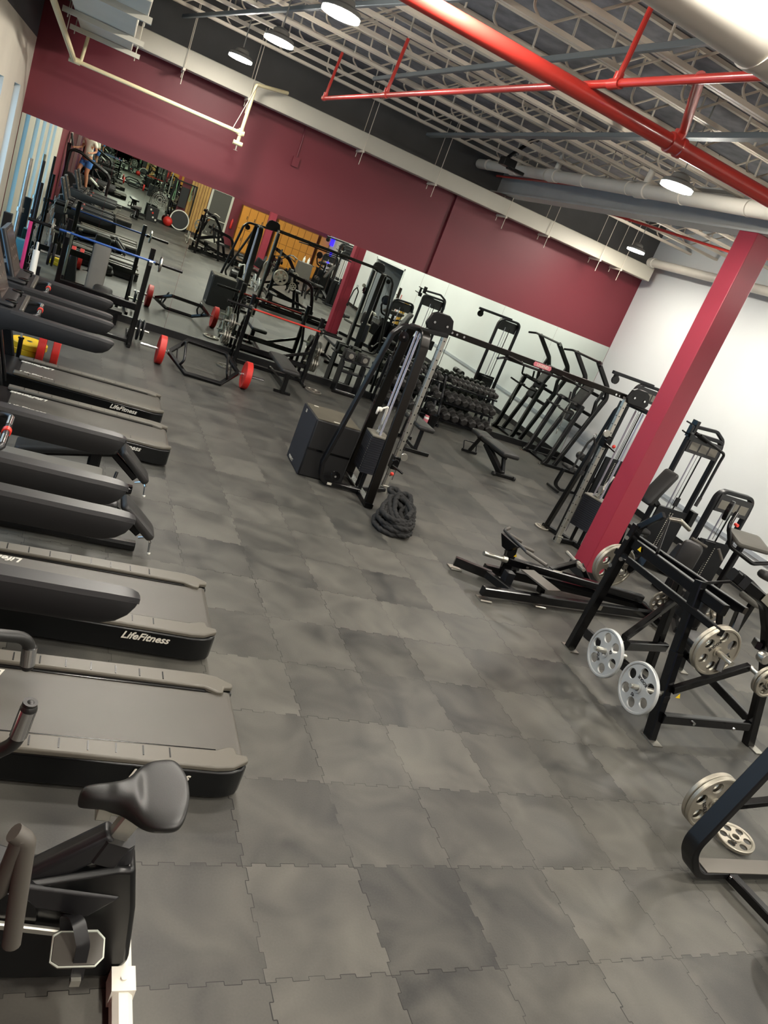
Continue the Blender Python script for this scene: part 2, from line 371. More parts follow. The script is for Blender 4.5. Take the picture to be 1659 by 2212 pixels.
# rear wall (seen in the mirrors)
struct('wall_rear',MB().b2(XL-.2,XR+.2,YB-.2,YB,0,ZC),'maroon')
struct('baseboard_rear',MB().b2(XL,XR,YB,YB+.05,0,.125),'base_black')
for k,(a,b) in enumerate([(-2.59,-.95),(-.945,.65),(.655,2.1)]):
    solo('rear_wall_mirror',MB().b2(a,b,YB+.001,YB+.008,.125,ZT),'mirror',['mirror panel on the rear wall behind the stair climber, seen reflected','mirror panel on the rear wall behind the floor fan, seen reflected','mirror panel on the rear wall behind the big round trampoline, seen reflected'][k],'mirror','rear wall mirrors',loc=((a+b)/2,YB+.004,.125))
sl=MB()
for k in range(7): sl.b2(2.5+k*.13,2.61+k*.13,YB+.001,YB+.05,.13,3.0)
solo('wood_wall_panel',sl,'wood_slat','pale wooden slat panel left of the glass door, seen in the mirror','wall panel',loc=(2.95,YB,0))
d=struct('door_1',MB().b2(3.42,3.52,YB,YB+.08,0,2.4).b2(4.4,4.5,YB,YB+.08,0,2.4).b2(3.42,4.5,YB,YB+.08,2.3,2.4).b2(3.42,4.5,YB,YB+.08,0,.22),'door_frame')
part('pane',MB().b2(3.52,4.4,YB+.03,YB+.04,.22,2.3),'grey_pad',d,label='grey door glass'); part('push_bar',MB().b2(3.52,4.4,YB+.04,YB+.09,1.0,1.04),'door_frame',d)
# red column
solo('red_column',MB().b2(5.40,5.70,5.36,5.665,0,4.56),'pillar_lit_red','square red painted steel column between the cable machine and the weight machines','column',loc=(5.55,5.51,0),bevel=.008)
struct('trim_3',MB().b2(5.375,5.725,5.335,5.69,0,.12),'base_black')
solo('red_column',MB().b2(5.42,5.7,-7.9,-7.6,0,4.56),'pillar_lit_red','second square red column at the rear before the orange lockers, seen in the mirror','column',loc=(5.56,-7.75,0))
# ---------------------------------------------------------------- ceiling structure
ib=MB(); ib.b2(5.54,5.56,YB,YW,4.6,4.98).b2(5.40,5.70,YB,YW,4.56,4.585).b2(5.40,5.70,YB,YW,4.98,5.0)
solo('steel_beam',ib,'ibeam','long grey steel I-beam carried by the red column','beam',loc=(5.55,0,4.56))
def joist(x0,x1):
    m=MB(); n=int((x1-x0)/.80); st=(x1-x0)/n
    m.b2(x0,x1,-.045,-.006,4.95,4.99).b2(x0,x1,.006,.045,4.95,4.99).b2(x0,x1,-.025,.025,5.41,5.445)
    for k in range(n):
        a=x0+k*st; m.tube([(a,0,5.42),(a+.03,0,5.05),(a+st*.2,0,4.955),(a+st-.02,0,5.41)],.012,6,.07,fn=4)
    return m
yj=[6.84+.78*k for k in range(-8,7)]
for bay,(x0,x1,nm) in enumerate([(XL,5.54,'main'),(5.56,XR,'right')]):
    j0=None
    for k,y in enumerate(yj):
        if k==0: j0=solo('bar_joist',joist(x0,x1).box(0,0,-50,0,0,0) if 0 else joist(x0,x1),'joist','x','joist'); o=j0
        else: o=j0.copy(); COL.objects.link(o)
        o.location=(0,y,0)
        o['label']=('cream open web bar joist over the %s bay, all alike'%('wide left' if bay==0 else 'narrow right')); o['group']='bar joists of the %s bay'%nm
# box duct along the mirror wall
bd=MB(); bd.b2(-1.35,9.25,11.98,12.26,4.22,4.50)
bd=solo('box_duct',bd,'duct_white','long cream box duct running along the top of the maroon wall','duct',loc=(4,12.12,4.22),bevel=.01)
for x in (-.5,.55,2.6,4.05,5.6,6.6,7.9,8.45):
    part('hanger',MB().b2(x-.02,x+.02,11.9,12.32,4.18,4.215).cyl((x,11.93,3.98),(x,11.93,5.3),.006,seg=6).cyl((x,12.3,4.1),(x,12.3,5.3),.006,seg=6),'joist',None)
    o=bpy.context.scene.collection.objects[-1]; o.parent=bd; o.location=(-4,-12.12,-4.22)
# slab duct upper left
ad=thing('air_duct','wide cream sheet metal air duct hanging in the upper left corner','duct',(-1.6,9.5,4.0),world=True)
part('duct_body',MB().b2(-1.98,-1.28,7.2,11.8,4.05,4.62),'duct_white',ad,bevel=.015)
part('duct_neck',MB().box(-1.63,6.6,4.35,.86,1.2,.62),'duct_white',ad,bevel=.015)
for y in (6.9,9.2,11.0):
    part('strut',MB().b2(-2.1,-1.16,y-.03,y+.03,3.98,4.04).cyl((-2.03,y,3.94),(-2.03,y,5.4),.007,seg=6).cyl((-1.22,y,3.94),(-1.22,y,5.4),.007,seg=6),'duct_white',ad)
# sprinkler / conduit piping
cp=thing('conduit_pipe','cream pipe with an elbow and drop hanging in front of the maroon wall','pipe',(-.7,11.6,3.66),world=True)
part('pipe_run',MB().tube([(-1.9,4.0,4.35),(-2.15,8.5,3.98),(-1.99,11.55,3.66)],.038,10,.1).tube([(-1.99,11.55,3.66),(.5,11.55,3.66)],.03,10),'pipe_cream',cp)
part('riser',MB().tube([(-1.9,11.55,3.68),(-1.86,11.55,4.3),(-1.86,11.8,4.3)],.025,10,.04),'pipe_cream',cp); part('riser',MB().tube([(.52,11.55,3.50),(.55,11.55,4.4),(1.1,11.9,4.52)],.028,10,.05),'pipe_cream',cp)
part('tee_fitting',MB().cyl((-2.06,11.55,3.66),(-1.9,11.55,3.66),.045).cyl((.46,11.55,3.66),(.58,11.55,3.66),.04).cyl((.52,11.55,3.62),(.52,11.55,3.72),.04).cyl((.45,11.55,3.5),(.6,11.55,3.5),.035),'pipe_cream',cp)
part('sprinkler_head',MB().cyl((.52,11.55,3.40),(.52,11.55,3.5),.012).cyl((.52,11.55,3.39),(.52,11.55,3.396),.035),'chrome_satin',cp)
part('hanger_rod',MB().cyl((.38,11.5,3.66),(.56,11.5,4.4),.006,seg=6).cyl((-2.1,10.6,3.8),(-2.1,10.6,5.4),.006,seg=6),'joist',cp)
rp=thing('sprinkler_main','thick glossy red fire sprinkler main crossing the ceiling','pipe',(3,3.05,4.3),world=True)
part('pipe_run',MB().cyl((-2.6,3.05,4.3),(9.5,3.05,4.3),.057,seg=24),'pipe_red',rp)
for x in (-.05,2.3,6.2): part('coupling',MB().lathe([(.058,-.07),(.07,-.065),(.07,-.03),(.062,-.025),(.062,.025),(.07,.03),(.07,.065),(.058,.07)],(x,3.05,4.3),(1,0,0)),'pipe_red',rp)
part('branch',MB().tube([(2.3,3.05,4.3),(2.28,3.0,4.40),(1.53,1.98,4.37)],.032,12,.05).cyl((2.3,3.05,4.3),(2.3,3.05,4.4),.045),'pipe_red',rp)
rb=thing('sprinkler_branch','thinner red sprinkler branch pipe running away towards the maroon wall','pipe',(1.3,5,4.35),world=True)
part('pipe_run',MB().tube([(1.62,.4,4.36),(1.12,9.25,4.35)],.026,12),'pipe_red',rb)
for y in (9.2,6.9,2.75):
    x=1.62-.5*(y-.4)/8.85
    part('drop',MB().tube([(x,y,4.36),(x+.01,y,4.5),(x+.05,y+.05,4.95)],.019,10,.02).cyl((x,y-.06,4.355),(x,y+.06,4.355),.034).cyl((x,y,4.35),(x,y,4.42),.03),'pipe_red',rb)
wp=thing('white_pipe','fat white insulated pipe hanging beside the grey steel beam','pipe',(4.9,8,4.8),world=True)
part('pipe_run',MB().tube([(4.93,12.45,4.90),(4.9,-2,4.45)],.085,20),'pipe_white',wp)
for k in range(9):
    y=12.0-k*1.15; z=4.90-(12.45-y)*.031; part('band',MB().lathe([(.086,-.012),(.092,-.01),(.092,.01),(.086,.012)],(4.91,y,z),(0,1,0)),'pipe_white',wp)
for k,y in enumerate((9.5,7.1,10.9)):
    z=4.90-(12.45-y)*.031; part('tee_fitting',MB().cyl((4.91,y,z),(4.93,y,z+.3),.045).lathe([(.086,-.12),(.1,-.11),(.1,.11),(.086,.12)],(4.91,y,z),(0,1,0)),'pipe_white',wp)
rs=solo('thin_red_pipe',MB().tube([(5.28,12.3,4.82),(5.28,-1,4.8)],.02,8).cyl((5.28,6.9,4.74),(5.28,6.9,4.9),.03),'pipe_red','thin red pipe fixed along the web of the grey steel beam','pipe',loc=(5.28,6,4.8))
solo('white_pipe',MB().tube([(9.0,11.9,4.56),(9.0,-2,4.5)],.08,18).lathe([(.08,-.06),(.095,-.05),(.095,.05),(.08,.06)],(9,11.8,4.56),(0,1,0)),'pipe_white','white insulated pipe high along the white right wall','pipe',loc=(9,5,4.5))
solo('white_pipe',MB().cyl((.2,.82,4.23),(9.4,.82,4.23),.15,seg=32).lathe([(.15,-.02),(.157,-.02),(.157,.02),(.15,.02)],(.95,.82,4.23),(1,0,0)),'pipe_white','very fat white pipe crossing the top right corner of the photo','pipe',loc=(4,.82,4.23))
solo('red_ceiling_pipe',MB().tube([(6.3,11.6,4.86),(8.2,8.1,4.82)],.022,8).tube([(7.1,7.6,4.8),(9.3,7.6,4.8)],.022,8).tube([(7.9,7.6,4.8),(7.9,7.6,5.1)],.02,8),'pipe_red','short red sprinkler pipe under the joists between column and white wall','pipe',loc=(7.5,9,4.8))
for nm,pts in (('grey cable tray crossing the joists in the middle of the ceiling',[(3.6,11.9,4.88),(3.6,-1,4.88)]),('grey conduit channel crossing the joists near the left ceiling lamps',[(-.7,12,4.88),(1.9,.5,4.88)]),('grey conduit channel above the thin red branch pipe',[(1.75,9.5,4.88),(2.2,.5,4.88)])):
    solo('cable_channel',MB().bar(pts,.05 if 'conduit' in nm else .12,.05,(0,0,1)) if 0 else MB().beam(pts[0],pts[1],.1 if 'tray' in nm else .045,.05),'strut_grey',nm,'conduit',loc=pts[0])
cmn=thing('ceiling_mount','black rod and bracket hanging from the joists beside the fat white pipe','bracket',(4.2,9,4.9),world=True)
part('rod',MB().cyl((4.62,10.0,5.25),(4.30,10.0,4.83),.03,seg=10).cyl((4.62,10.0,5.25),(4.66,10.0,5.3),.07),'black_satin',cmn)
part('bracket_box',MB().box(4.33,10.0,4.76,.22,.2,.12).box(4.5,10.0,4.70,.3,.1,.05),'black_satin',cmn,bevel=.01)
# high-bay lamps
lampspots=[(.22,5.3),(.16,7.85),(.10,10.5),(3.9,5.05),(7.8,10.8),(.3,2.75),(.35,.2),(.35,-2.4),(.35,-5),(.35,-8),(7.7,8.0),(7.75,5.3),(7.7,2.6),(3.9,-.1),(3.9,-2.6),(7.7,-.5),(7.7,-4),(3.9,-6),(7.7,-8),(3.9,-10)]
lab={0:'middle of the three lit round high-bay lamps at upper left',1:'second smallest lit high-bay lamp left of the red pipe',2:'smallest lit high-bay lamp nearest the box duct at upper left',3:'lit high-bay lamp right of the thick red pipe beside the fat white pipe',4:'lit high-bay lamp in the far right bay near the white wall'}
lab[0]='largest lit round high-bay lamp at the top edge of the photo'; 
L0=None
for k,(x,y) in enumerate(lampspots):
    z=4.52
    if k==0:
        L0=thing('ceiling_lamp','',"lamp",(0,0,0))
        part('housing',MB().lathe([(.03,.13),(.06,.12),(.09,.10),(.1,.06),(.16,.035),(.172,.0),(.17,-.005),(.02,-.005)],(0,0,0),(0,0,1),28),'lamp_body',L0)
        part('lens',MB().cyl((0,0,-.030),(0,0,-.006),.168,seg=20),'lamp',L0)
        part('hook',MB().cyl((0,0,.12),(0,0,.9),.008,seg=6),'lamp_body',L0); r=L0
    else: r=dup(L0,(0,0,0))
    r.location=(x,y,z); r['label']=lab.get(k,'round high-bay lamp out of shot that helps light the gym'); r['group']='round high-bay lamps'
# world and camera
W=bpy.data.worlds.new('sky'); sc.world=W; W.use_nodes=True; bg=W.node_tree.nodes['Background']; bg.inputs[0].default_value=(.42,.69,1,1); bg.inputs[1].default_value=1.6
R=Matrix(((0.8832218786574122,-0.29982299511191535,0.36059018936043163),(0.21701360425236238,-0.420325467939922,-0.8810400652470267),(0.4157213112534293,0.856406838251077,-0.3061749806344787)))
cd=bpy.data.cameras.new('camera'); cam=bpy.data.objects.new('camera',cd); COL.objects.link(cam); sc.camera=cam
cd.sensor_fit='VERTICAL'; cd.sensor_height=36; cd.lens=36*1668.309/2212; cd.clip_start=.05
m3=Matrix((R[0],-R[1],-R[2])).transposed(); cam.matrix_world=Matrix.Translation((-1.25382,-2.142036,2.93347))@m3.to_4x4()
sc.view_settings.view_transform='Standard'; sc.view_settings.look='None'; sc.view_settings.gamma=1; sc.view_settings.exposure=1.35
sc.cycles.use_denoising=True; sc.cycles.max_bounces=10; sc.cycles.sample_clamp_indirect=6; sc.cycles.caustics_reflective=False
# ================================================================ TREADMILLS
X1,Y1,Z1=V((1,0,0)),V((0,1,0)),V((0,0,1))
def make_treadmill():
    t=thing('treadmill','','treadmill')
    o=MB().prism([(-2.0,-.36),(-.1,-.41),(-.03,-.40),(.03,-.375),(.055,-.34),(.06,-.28),(.0,-.27),(.0,.27),(.06,.28),(.055,.34),(.03,.375),(-.03,.40),(-.1,.41),(-2.0,.36)],.175,o=(0,0,.02))
    part('deck_body',o,'body_plastic',t,bevel=.012)
    part('foot_block',MB().b2(-1.9,-1.7,-.3,.3,0,.03).b2(-.45,-.3,-.3,.3,0,.03),'body_plastic',t)
    part('running_belt',MB().b2(-1.55,.012,-.25,.25,.19,.205).cyl((.012,-.275,.163),(.012,.275,.163),.042,seg=24),'belt',t)
    for s in (-1,1):
        r=MB().prism([(-1.6,.275),(-.12,.275),(-.05,.24),(-.01,.24),(.0,.29),(.055,.30),(.06,.335),(-.03,.395),(-.12,.41),(-1.6,.38)],.035,o=(0,0,.195))
        if s<0: bmesh.ops.scale(r.bm,vec=(1,-1,1),verts=r.bm.verts[:])
        rail=part('side_rail',r,'rail_plastic',t,bevel=.01)
        g=MB()
        for k in range(9): g.b2(-1.45+k*.135,-1.443+k*.135,s*.295,s*.365,.2295,.2325)
        part('grip_line',g,'body_plastic',rail)
        part('belt_gap',MB().b2(-1.5,-.11,s*.25,s*.276,.19,.211),'black_gloss',t)
    hood=MB().sweep([(-2.05,0,.1),(-2.0,0,.1),(-1.85,0,.1),(-1.6,0,.1),(-1.5,0,.1)],[(-.36,.0),(-.36,.16),(-.28,.22),(.28,.22),(.36,.16),(.36,0)],(0,-1,0))
    for v in hood.bm.verts:
        if v.co.z>.12: v.co.z=.1+(v.co.z-.1)*{-2.05:.55,-2.0:.85,-1.85:1.0,-1.6:.8,-1.5:.58}[round(v.co.x,2)]
    part('motor_hood',hood,'arm_plastic',t,bevel=.02)
    for s in (-1,1):
        part('upright',MB().bar([(-1.72,s*.41,.1),(-1.9,s*.42,.75),(-1.86,s*.42,1.12)],.07,.17,(0,1,0),.25,c=.015),'body_plastic',t)
        a=MB(); st=[(-1.98,.92,1.165,.055),(-1.8,.93,1.17,.056),(-1.68,.99,1.17,.056),(-1.4,1.0,1.165,.055),(-1.0,1.0,1.16,.053),(-.90,1.005,1.16,.052),(-.84,1.025,1.158,.050),(-.795,1.06,1.155,.044),(-.77,1.10,1.148,.033),(-.76,1.125,1.138,.018)]
        rg=[]
        for x,z0,z1,w in st:
            rg.append([a.bm.verts.new((x,s*.41+dy*w,z0+(z1-z0)*f)) for dy,f in ((-.75,0),(.75,0),(1,.15),(1,.82),(.8,1),(-.8,1),(-1,.82),(-1,.15))])
        for A,B_ in zip(rg,rg[1:]):
            for k in range(8): a.bm.faces.new((A[k],A[(k+1)%8],B_[(k+1)%8],B_[k]))
        a.bm.faces.new(rg[0][::-1]); a.bm.faces.new(rg[-1])
        h=part('handrail_arm',a,'arm_side',t,bevel=.006)
        cpm=MB(); rg=[]
        for x,z0,z1,w in st[2:]: rg.append([cpm.bm.verts.new((x+(.004 if x>-.78 else 0),s*.41+dy*(w+.001),z1-.022+zz)) for dy,zz in ((-1,0),(1,0),(.84,.024),(-.84,.024))])
        for A,B_ in zip(rg,rg[1:]):
            for k in range(4): cpm.bm.faces.new((A[k],A[(k+1)%4],B_[(k+1)%4],B_[k]))
        cpm.bm.faces.new(rg[0][::-1]); cpm.bm.faces.new(rg[-1])
        part('arm_cap',cpm,'arm_plastic',h)
    part('console_deck',MB().bar([(-2.02,0,1.14),(-1.62,0,1.12)],.80,.09,(0,1,0),c=.02).pad(-1.83,0,1.19,.32,.74,.04),'arm_plastic',t)
    for s in (-1,1): part('cup_holder',MB().lathe([(.045,0),(.055,.004),(.055,-.004),(.045,-.0),(.042,-.05),(.001,-.05)],(-1.70,s*.27,1.216),(0,0,1),24),'black_gloss',t)
    part('crossbar',MB().b2(-1.625,-1.585,-.36,.36,1.135,1.185),'grey_foot',t,bevel=.008)
    gb=part('grip_bar',MB().tube([(-1.6,-.3,1.12),(-1.46,-.3,1.15),(-1.46,.3,1.15),(-1.6,.3,1.12)],.02,12,.06),'arm_plastic',t)
    for s in (-1,1): part('pulse_sensor',MB().cyl((-1.46,s*.09,1.15),(-1.46,s*.24,1.15),.0225,seg=16),'chrome',gb)
    part('stop_ring',MB().cyl((-1.46,-.025,1.15),(-1.46,.025,1.15),.027,seg=16),'red_knob',gb,label='red emergency stop ring')
    sp=MB().bar([(-1.80,0,1.17),(-1.985,0,1.66)],.62,.05,(0,1,0),c=.015)
    s_=part('display',sp,'arm_plastic',t)
    tx=V((-.185,0,.49)).normalized(); nn=V((.49,0,.185)).normalized()
    c=V((-1.8925,0,1.415))+nn*.027
    part('display_glass',MB().bar([c-tx*.235,c+tx*.235],.57,.004,(0,1,0)),'screen',s_)
    ic=MB()
    for i in range(3):
        for j in range(2):
            q=c+nn*.003+tx*(-.06+.10*j)+Y1*(-.12+.12*i); ic.bar([q-tx*.014,q+tx*.014],.028,.002,(0,1,0))
    part('display_icon',ic,'screen_icon',s_)
    part('mast',MB().bar([(-1.86,0,1.1),(-1.93,0,1.3)],.3,.1,(0,1,0),c=.02),'arm_plastic',t)
    text('LifeFitness',.072,fr((-.40,-.4065,.145),(1,.0,0),(0,0,1)),'letter_white',t,shear=.35,bold=.0015)
    text('LifeFitness',.085,fr((-1.38,-.205,.2065),(1,0,0),(0,1,0)),'letter_white',t,shear=.35,bold=.002)
    text('LifeFitness',.085,fr((-1.38,.205,.2065),(-1,0,0),(0,-1,0)),'letter_white',t,shear=.35,bold=.002)
    return t
tm=make_treadmill()
tlab=['nearest black treadmill, directly behind the exercise bike saddle','second black treadmill from the front, beside the two low benches','third treadmill, just beyond the two low benches','farthest treadmill, beside the red and yellow bumper plates']
for k,(x,y) in enumerate([(.06,1.40),(.03,2.64),(-.05,6.14),(-.06,7.36)]):
    r=tm if k==0 else dup(tm,(0,0,0)); r.location=(x,y,0); r['label']=tlab[k]; r['group']='treadmills along the window wall'
# ================================================================ EXERCISE BIKE
bk=thing('exercise_bike','black upright exercise bike with wide padded saddle in the near left corner','exercise bike',(-1,.05,0),world=True)
y0=.05
part('shroud',MB().prism([(-.66,.60),(-.60,.60),(-.55,.40),(-.505,.12),(-.56,.035),(-1.75,.05),(-1.80,.45),(-1.45,.70),(-.95,.52)],.13,o=(0,y0+.065,0),u=(1,0,0),v=(0,0,1)),'body_plastic',bk,bevel=.02)
part('shroud_trim',MB().prism([(-.62,.47),(-.72,.37),(-1.05,.45),(-1.5,.62),(-1.45,.70),(-.95,.525)],.15,o=(0,y0+.075,0),u=(1,0,0),v=(0,0,1)),'arm_plastic',bk,bevel=.012)
part('seat_tube',MB().bar([(-.98,y0,.46),(-.70,y0,.70)],.085,.11,(0,1,0),c=.02).bar([(-.635,y0,.42),(-.665,y0,.67)],.085,.09,(0,1,0),c=.02),'arm_plastic',bk,bevel=.01)
part('tube_collar',MB().bar([(-.715,y0,.60),(-.685,y0,.70)],.10,.13,(0,1,0),c=.025),'arm_plastic',bk)
part('seat_post',MB().bar([(-.74,y0,.55),(-.63,y0,.88)],.045,.075,(0,1,0),c=.008),'chrome_satin',bk)
part('saddle_slide',MB().b2(-.78,-.52,y0-.06,y0+.03,.845,.872).b2(-.8,-.75,y0-.07,y0+.04,.83,.885),'chrome_satin',bk,bevel=.004)
# saddle
sd=MB(); N=17; rows=[]
for i in range(N):
    t=i/(N-1); x=-.872+.362*t
    w=.030+.012*min(1,t*4)+.128*(1/(1+math.exp(-(t-.50)*17))); w*=math.sqrt(max(.02,1-max(0,(t-.84)/.165)**2))*math.sqrt(max(.12,1-max(0,(.13-t)/.135)**2))
    zc=.935+.030*max(0,t-.45)*2-.012*(1-min(1,t*3))**2; rr=[]
    for k in range(16):
        a=2*PI*k/16; cx,cz=math.cos(a),math.sin(a)
        zz=zc+(.040 if cz>0 else .065)*cz*(1 if t>.3 else .8)-(.012*(1-abs(cx)**2) if cz>0 and t>.5 else 0)*1.0
        rr.append(sd.bm.verts.new((x,y0-.055+w*cx*(abs(cx)**-.25 if abs(cx)>.01 else 1),zz)))
    rows.append(rr)
for A,B in zip(rows,rows[1:]):
    for k in range(16): sd.bm.faces.new((A[k],A[(k+1)%16],B[(k+1)%16],B[k]))
sd.bm.faces.new(rows[0][::-1]); sd.bm.faces.new(rows[-1])
o=part('saddle',sd,'vinyl_dark',bk,ang=80); ss=o.modifiers.new('s','SUBSURF'); ss.levels=1; ss.render_levels=2
part('stabilizer',MB().bar([(-.52,.55,.055),(-.52,-.45,.055)],.075,.09,(1,0,0),c=.02),'letter_white',bk,label='cream rear stabilizer'); part('stabilizer',MB().bar([(-1.72,.4,.055),(-1.72,-.3,.055)],.075,.09,(1,0,0),c=.02),'letter_white',bk,label='cream front stabilizer')
part('foot_bracket',MB().b2(-.565,-.475,y0-.17,y0-.07,.02,.108).cyl((-.52,y0-.12,.108),(-.52,y0-.12,.115),.012),'letter_white',bk)
part('crank_disc',MB().lathe([(.13,0),(.135,.004),(.13,.012),(.001,.015)],(-1.02,y0-.065,.36),(0,-1,0),36),'black_gloss',bk)
part('crank_arm',MB().bar([(-1.02,y0-.09,.36),(-.80,y0-.09,.32)],.02,.03,(0,1,0),c=.005),'chrome_satin',bk)
pd=part('pedal',MB().prism([(-.085,-.04),(-.06,-.055),(.06,-.055),(.085,-.03),(.085,.03),(.06,.055),(-.06,.055),(-.085,.04)],.03,o=(-.735,y0-.16,.305),u=(1,0,0),v=(0,1,.25)),'bike_grey',bk)
part('pedal_rim',MB().tube([(-.735+a*1.03,y0-.16+b*1.05,.325+b*.26) for a,b in [(-.085,-.04),(-.06,-.055),(.06,-.055),(.085,-.03),(.085,.03),(.06,.055),(-.06,.055),(-.085,.04)]],.005,8,closed=True),'pedal_white',pd)
part('toe_strap',MB().bar([(-.775,y0-.10,.32),(-.80,y0-.105,.43),(-.765,y0-.15,.46),(-.73,y0-.20,.39),(-.722,y0-.225,.25)],.045,.006,(1,0,0),.04),'arm_plastic',pd)
part('strap_buckle',MB().b2(-.742,-.708,y0-.24,y0-.222,.235,.265),'chrome_satin',pd)
hb=part('handlebar',MB().tube([(-1.12,.27,1.22),(-1.13,.27,1.33),(-1.25,.20,1.37),(-1.42,.08,1.33),(-1.42,.0,1.30),(-1.20,-.13,1.15),(-1.12,-.16,1.25),(-1.11,-.17,1.41)],.021,14,.09),'vinyl_dark',bk)
for a,b in (((-1.12,.27,1.225),(-1.127,.27,1.295)),((-1.118,-.162,1.28),(-1.11,-.17,1.385))):
    part('pulse_sensor',MB().cyl(a,b,.0245,seg=18),'chrome',hb); part('end_cap',MB().ell(a if a[2]<1.25 else b,(.024,.024,.028)),'vinyl_dark',hb)
part('grey_handle',MB().tube([(-1.07,-.30,1.05),(-1.03,-.30,1.02),(-.99,-.32,.62)],.028,14,.03).tube([(-1.045,-.30,1.04),(-1.06,-.28,.80),(-1.2,-.25,.66)],.028,14,.08),'bike_grey',bk,label='grey rubber padded lower handle')
part('console',MB().lathe([(.001,0),(.16,.0),(.175,.02),(.17,.05),(.001,.06)],(-1.46,.06,1.36),(.5,0,.86),32),'pedal_white',bk)
part('mast',MB().bar([(-1.55,y0,.6),(-1.45,y0,1.36)],.07,.1,(0,1,0),c=.02),'arm_plastic',bk)
# ================================================================ WEIGHT PLATES
def proto_plate(R=.225,th=.036,m='plate_silver',holes=6,txt='45',name='weight_plate'):
    t=thing(name,'','weight plate')
    h=[circ(R*.205,18,R*.62*math.cos(2*PI*k/holes+.3),R*.62*math.sin(2*PI*k/holes+.3)) for k in range(holes)]+[circ(.026,16)]
    part('web',MB().prism(circ(R*.97,48),th*.5,h,o=(-th*.25,0,0),u=(0,1,0),v=(0,0,1)),m,t)
    part('rim',MB().lathe([(R,-th*.36),(R,th*.36),(R-.006,th*.5),(R-.02,th*.5),(R-.026,th*.25),(R-.026,-th*.25),(R-.02,-th*.5),(R-.006,-th*.5)],(0,0,0),(1,0,0),48,closed=True),m,t)
    part('hub',MB().lathe([(.045,-th*.5),(.045,th*.5),(.027,th*.5),(.027,-th*.5)],(0,0,0),(1,0,0),28,closed=True),m,t)
    if txt:
        for s in (-1,1):
            f=fr((s*th*.27,0,R*.62*0-.0),(0,s,0),(0,0,1))
            text('ROGUE',R*.17,fr((s*(th*.27),0,-R*.36),(0,s,0),(0,0,1)),'letter_black',t,name='lettering',bold=.0012)
            text(txt,R*.18,fr((s*(th*.27),0,R*.34),(0,s,0),(0,0,1)),'letter_black',t,name='lettering',bold=.0012)
    return t
def proto_bumper(m,R=.225,th=.10,name='bumper_plate'):
    t=thing(name,'','weight plate')
    part('rubber_disc',MB().lathe([(.04,-th/2),(R*.55,-th/2+.008),(R*.8,-th/2+.008),(R*.88,-th/2),(R-.008,-th/2),(R,-th/2+.008),(R,th/2-.008),(R-.008,th/2),(R*.88,th/2),(R*.8,th/2-.008),(R*.55,th/2-.008),(.04,th/2)],(0,0,0),(1,0,0),48,closed=True),m,t)
    part('steel_hub',MB().lathe([(.05,-th/2+.002),(.05,th/2-.002),(.027,th/2-.002),(.027,-th/2+.002)],(0,0,0),(1,0,0),28,closed=True),'chrome_satin',t)
    return t
PP={}
def plate(kind,loc,rot,label,group):
    mk={'45':lambda:proto_plate(),'45l':lambda:proto_plate(m='plate_light'),'25':lambda:proto_plate(.14,.03,txt='25'),'10':lambda:proto_plate(.115,.022,txt='10'),'iron':lambda:proto_bumper('graphite',.175,.035),'dull':lambda:proto_plate(.165,.03,'steel_dull',5,None),
        'red':lambda:proto_bumper('red_rubber'),'redthick':lambda:proto_bumper('red_rubber',.225,.09),'yellow':lambda:proto_bumper('yellow_rubber',.225,.075),'black':lambda:proto_bumper('black_rubber',.225,.06),'grey10':lambda:proto_bumper('steel_dull',.12,.035)}
    if kind not in PP: PP[kind]=mk[kind](); r=PP[kind]; PP[kind+'_src']=1
    else: r=dup(PP[kind],(0,0,0))
    r.location=loc; r.rotation_euler=rot; r['label']=label; r['group']=group; return r
RX,RY,RF=(0,0,0),(0,0,PI/2),(0,PI/2,0)
# ================================================================ LOW DECLINE BENCHES
def low_bench(y,label,pads):
    t=thing('decline_bench',label,'bench',(-.7,y,0),world=True)
    part('base_tube',MB().bar([(-1.75,y,.05),(-.38,y,.05)],.09,.075,(0,1,0),c=.02),'black_gloss',t)
    part('base_foot',MB().bar([(-1.7,y-.3,.035),(-1.7,y+.3,.035)],.07,.06,(1,0,0),c=.01),'black_gloss',t)
    part('post',MB().bar([(-.76,y,.08),(-.77,y,.42)],.07,.11,(0,1,0),c=.02),'black_satin',t)
    part('rear_post',MB().bar([(-1.6,y,.08),(-1.5,y,pads[0][1]-.03)],.06,.08,(0,1,0),c=.015),'black_satin',t)
    (ax,az),(bx,bz)=pads; L=math.hypot(bx-ax,bz-az); a=math.atan2(bz-az,bx-ax)
    part('back_pad',MB().pad((ax+bx)/2,y,(az+bz)/2+.01,L,.27,.065,rot=(0,-a,0),r=.022),'vinyl_dark',t)
    part('seat_frame',MB().bar([(ax,y,az-.05),(bx-.02,y,bz-.06),(-.38,y,.17)],.05,.06,(0,1,0),c=.01),'black_gloss',t)
    a2=math.atan2(.14-bz,-.30+.0-bx)
    part('seat_pad',MB().pad((bx-.30)/2+.03,y,(bz+.14)/2+.03,math.hypot(-.30-bx,.14-bz)-.02,.25,.075,rot=(0,-a2,0),r=.028),'vinyl',t)
    part('adjust_lever',MB().tube([(-.37,y,.13),(-.30,y-.04,.17),(-.28,y-.07,.14)],.008,8,.02).cyl((-.28,y-.07,.14),(-.27,y-.08,.06),.012),'chrome',t)
    part('lever_knob',MB().ell((-.27,y-.082,.05),(.014,.014,.014)),'white_plastic',t)
    part('adjust_pin',MB().cyl((-.55,y-.02,.2),(-.56,y-.05,.14),.014),'black_satin',t)
    return t
low_bench(3.7,'low black decline bench nearer the camera, between the second and third treadmill',[(-1.42,.30),(-.60,.40)])
low_bench(4.85,'low black decline bench farther from the camera, beside the third treadmill',[(-1.42,.22),(-.60,.42)])
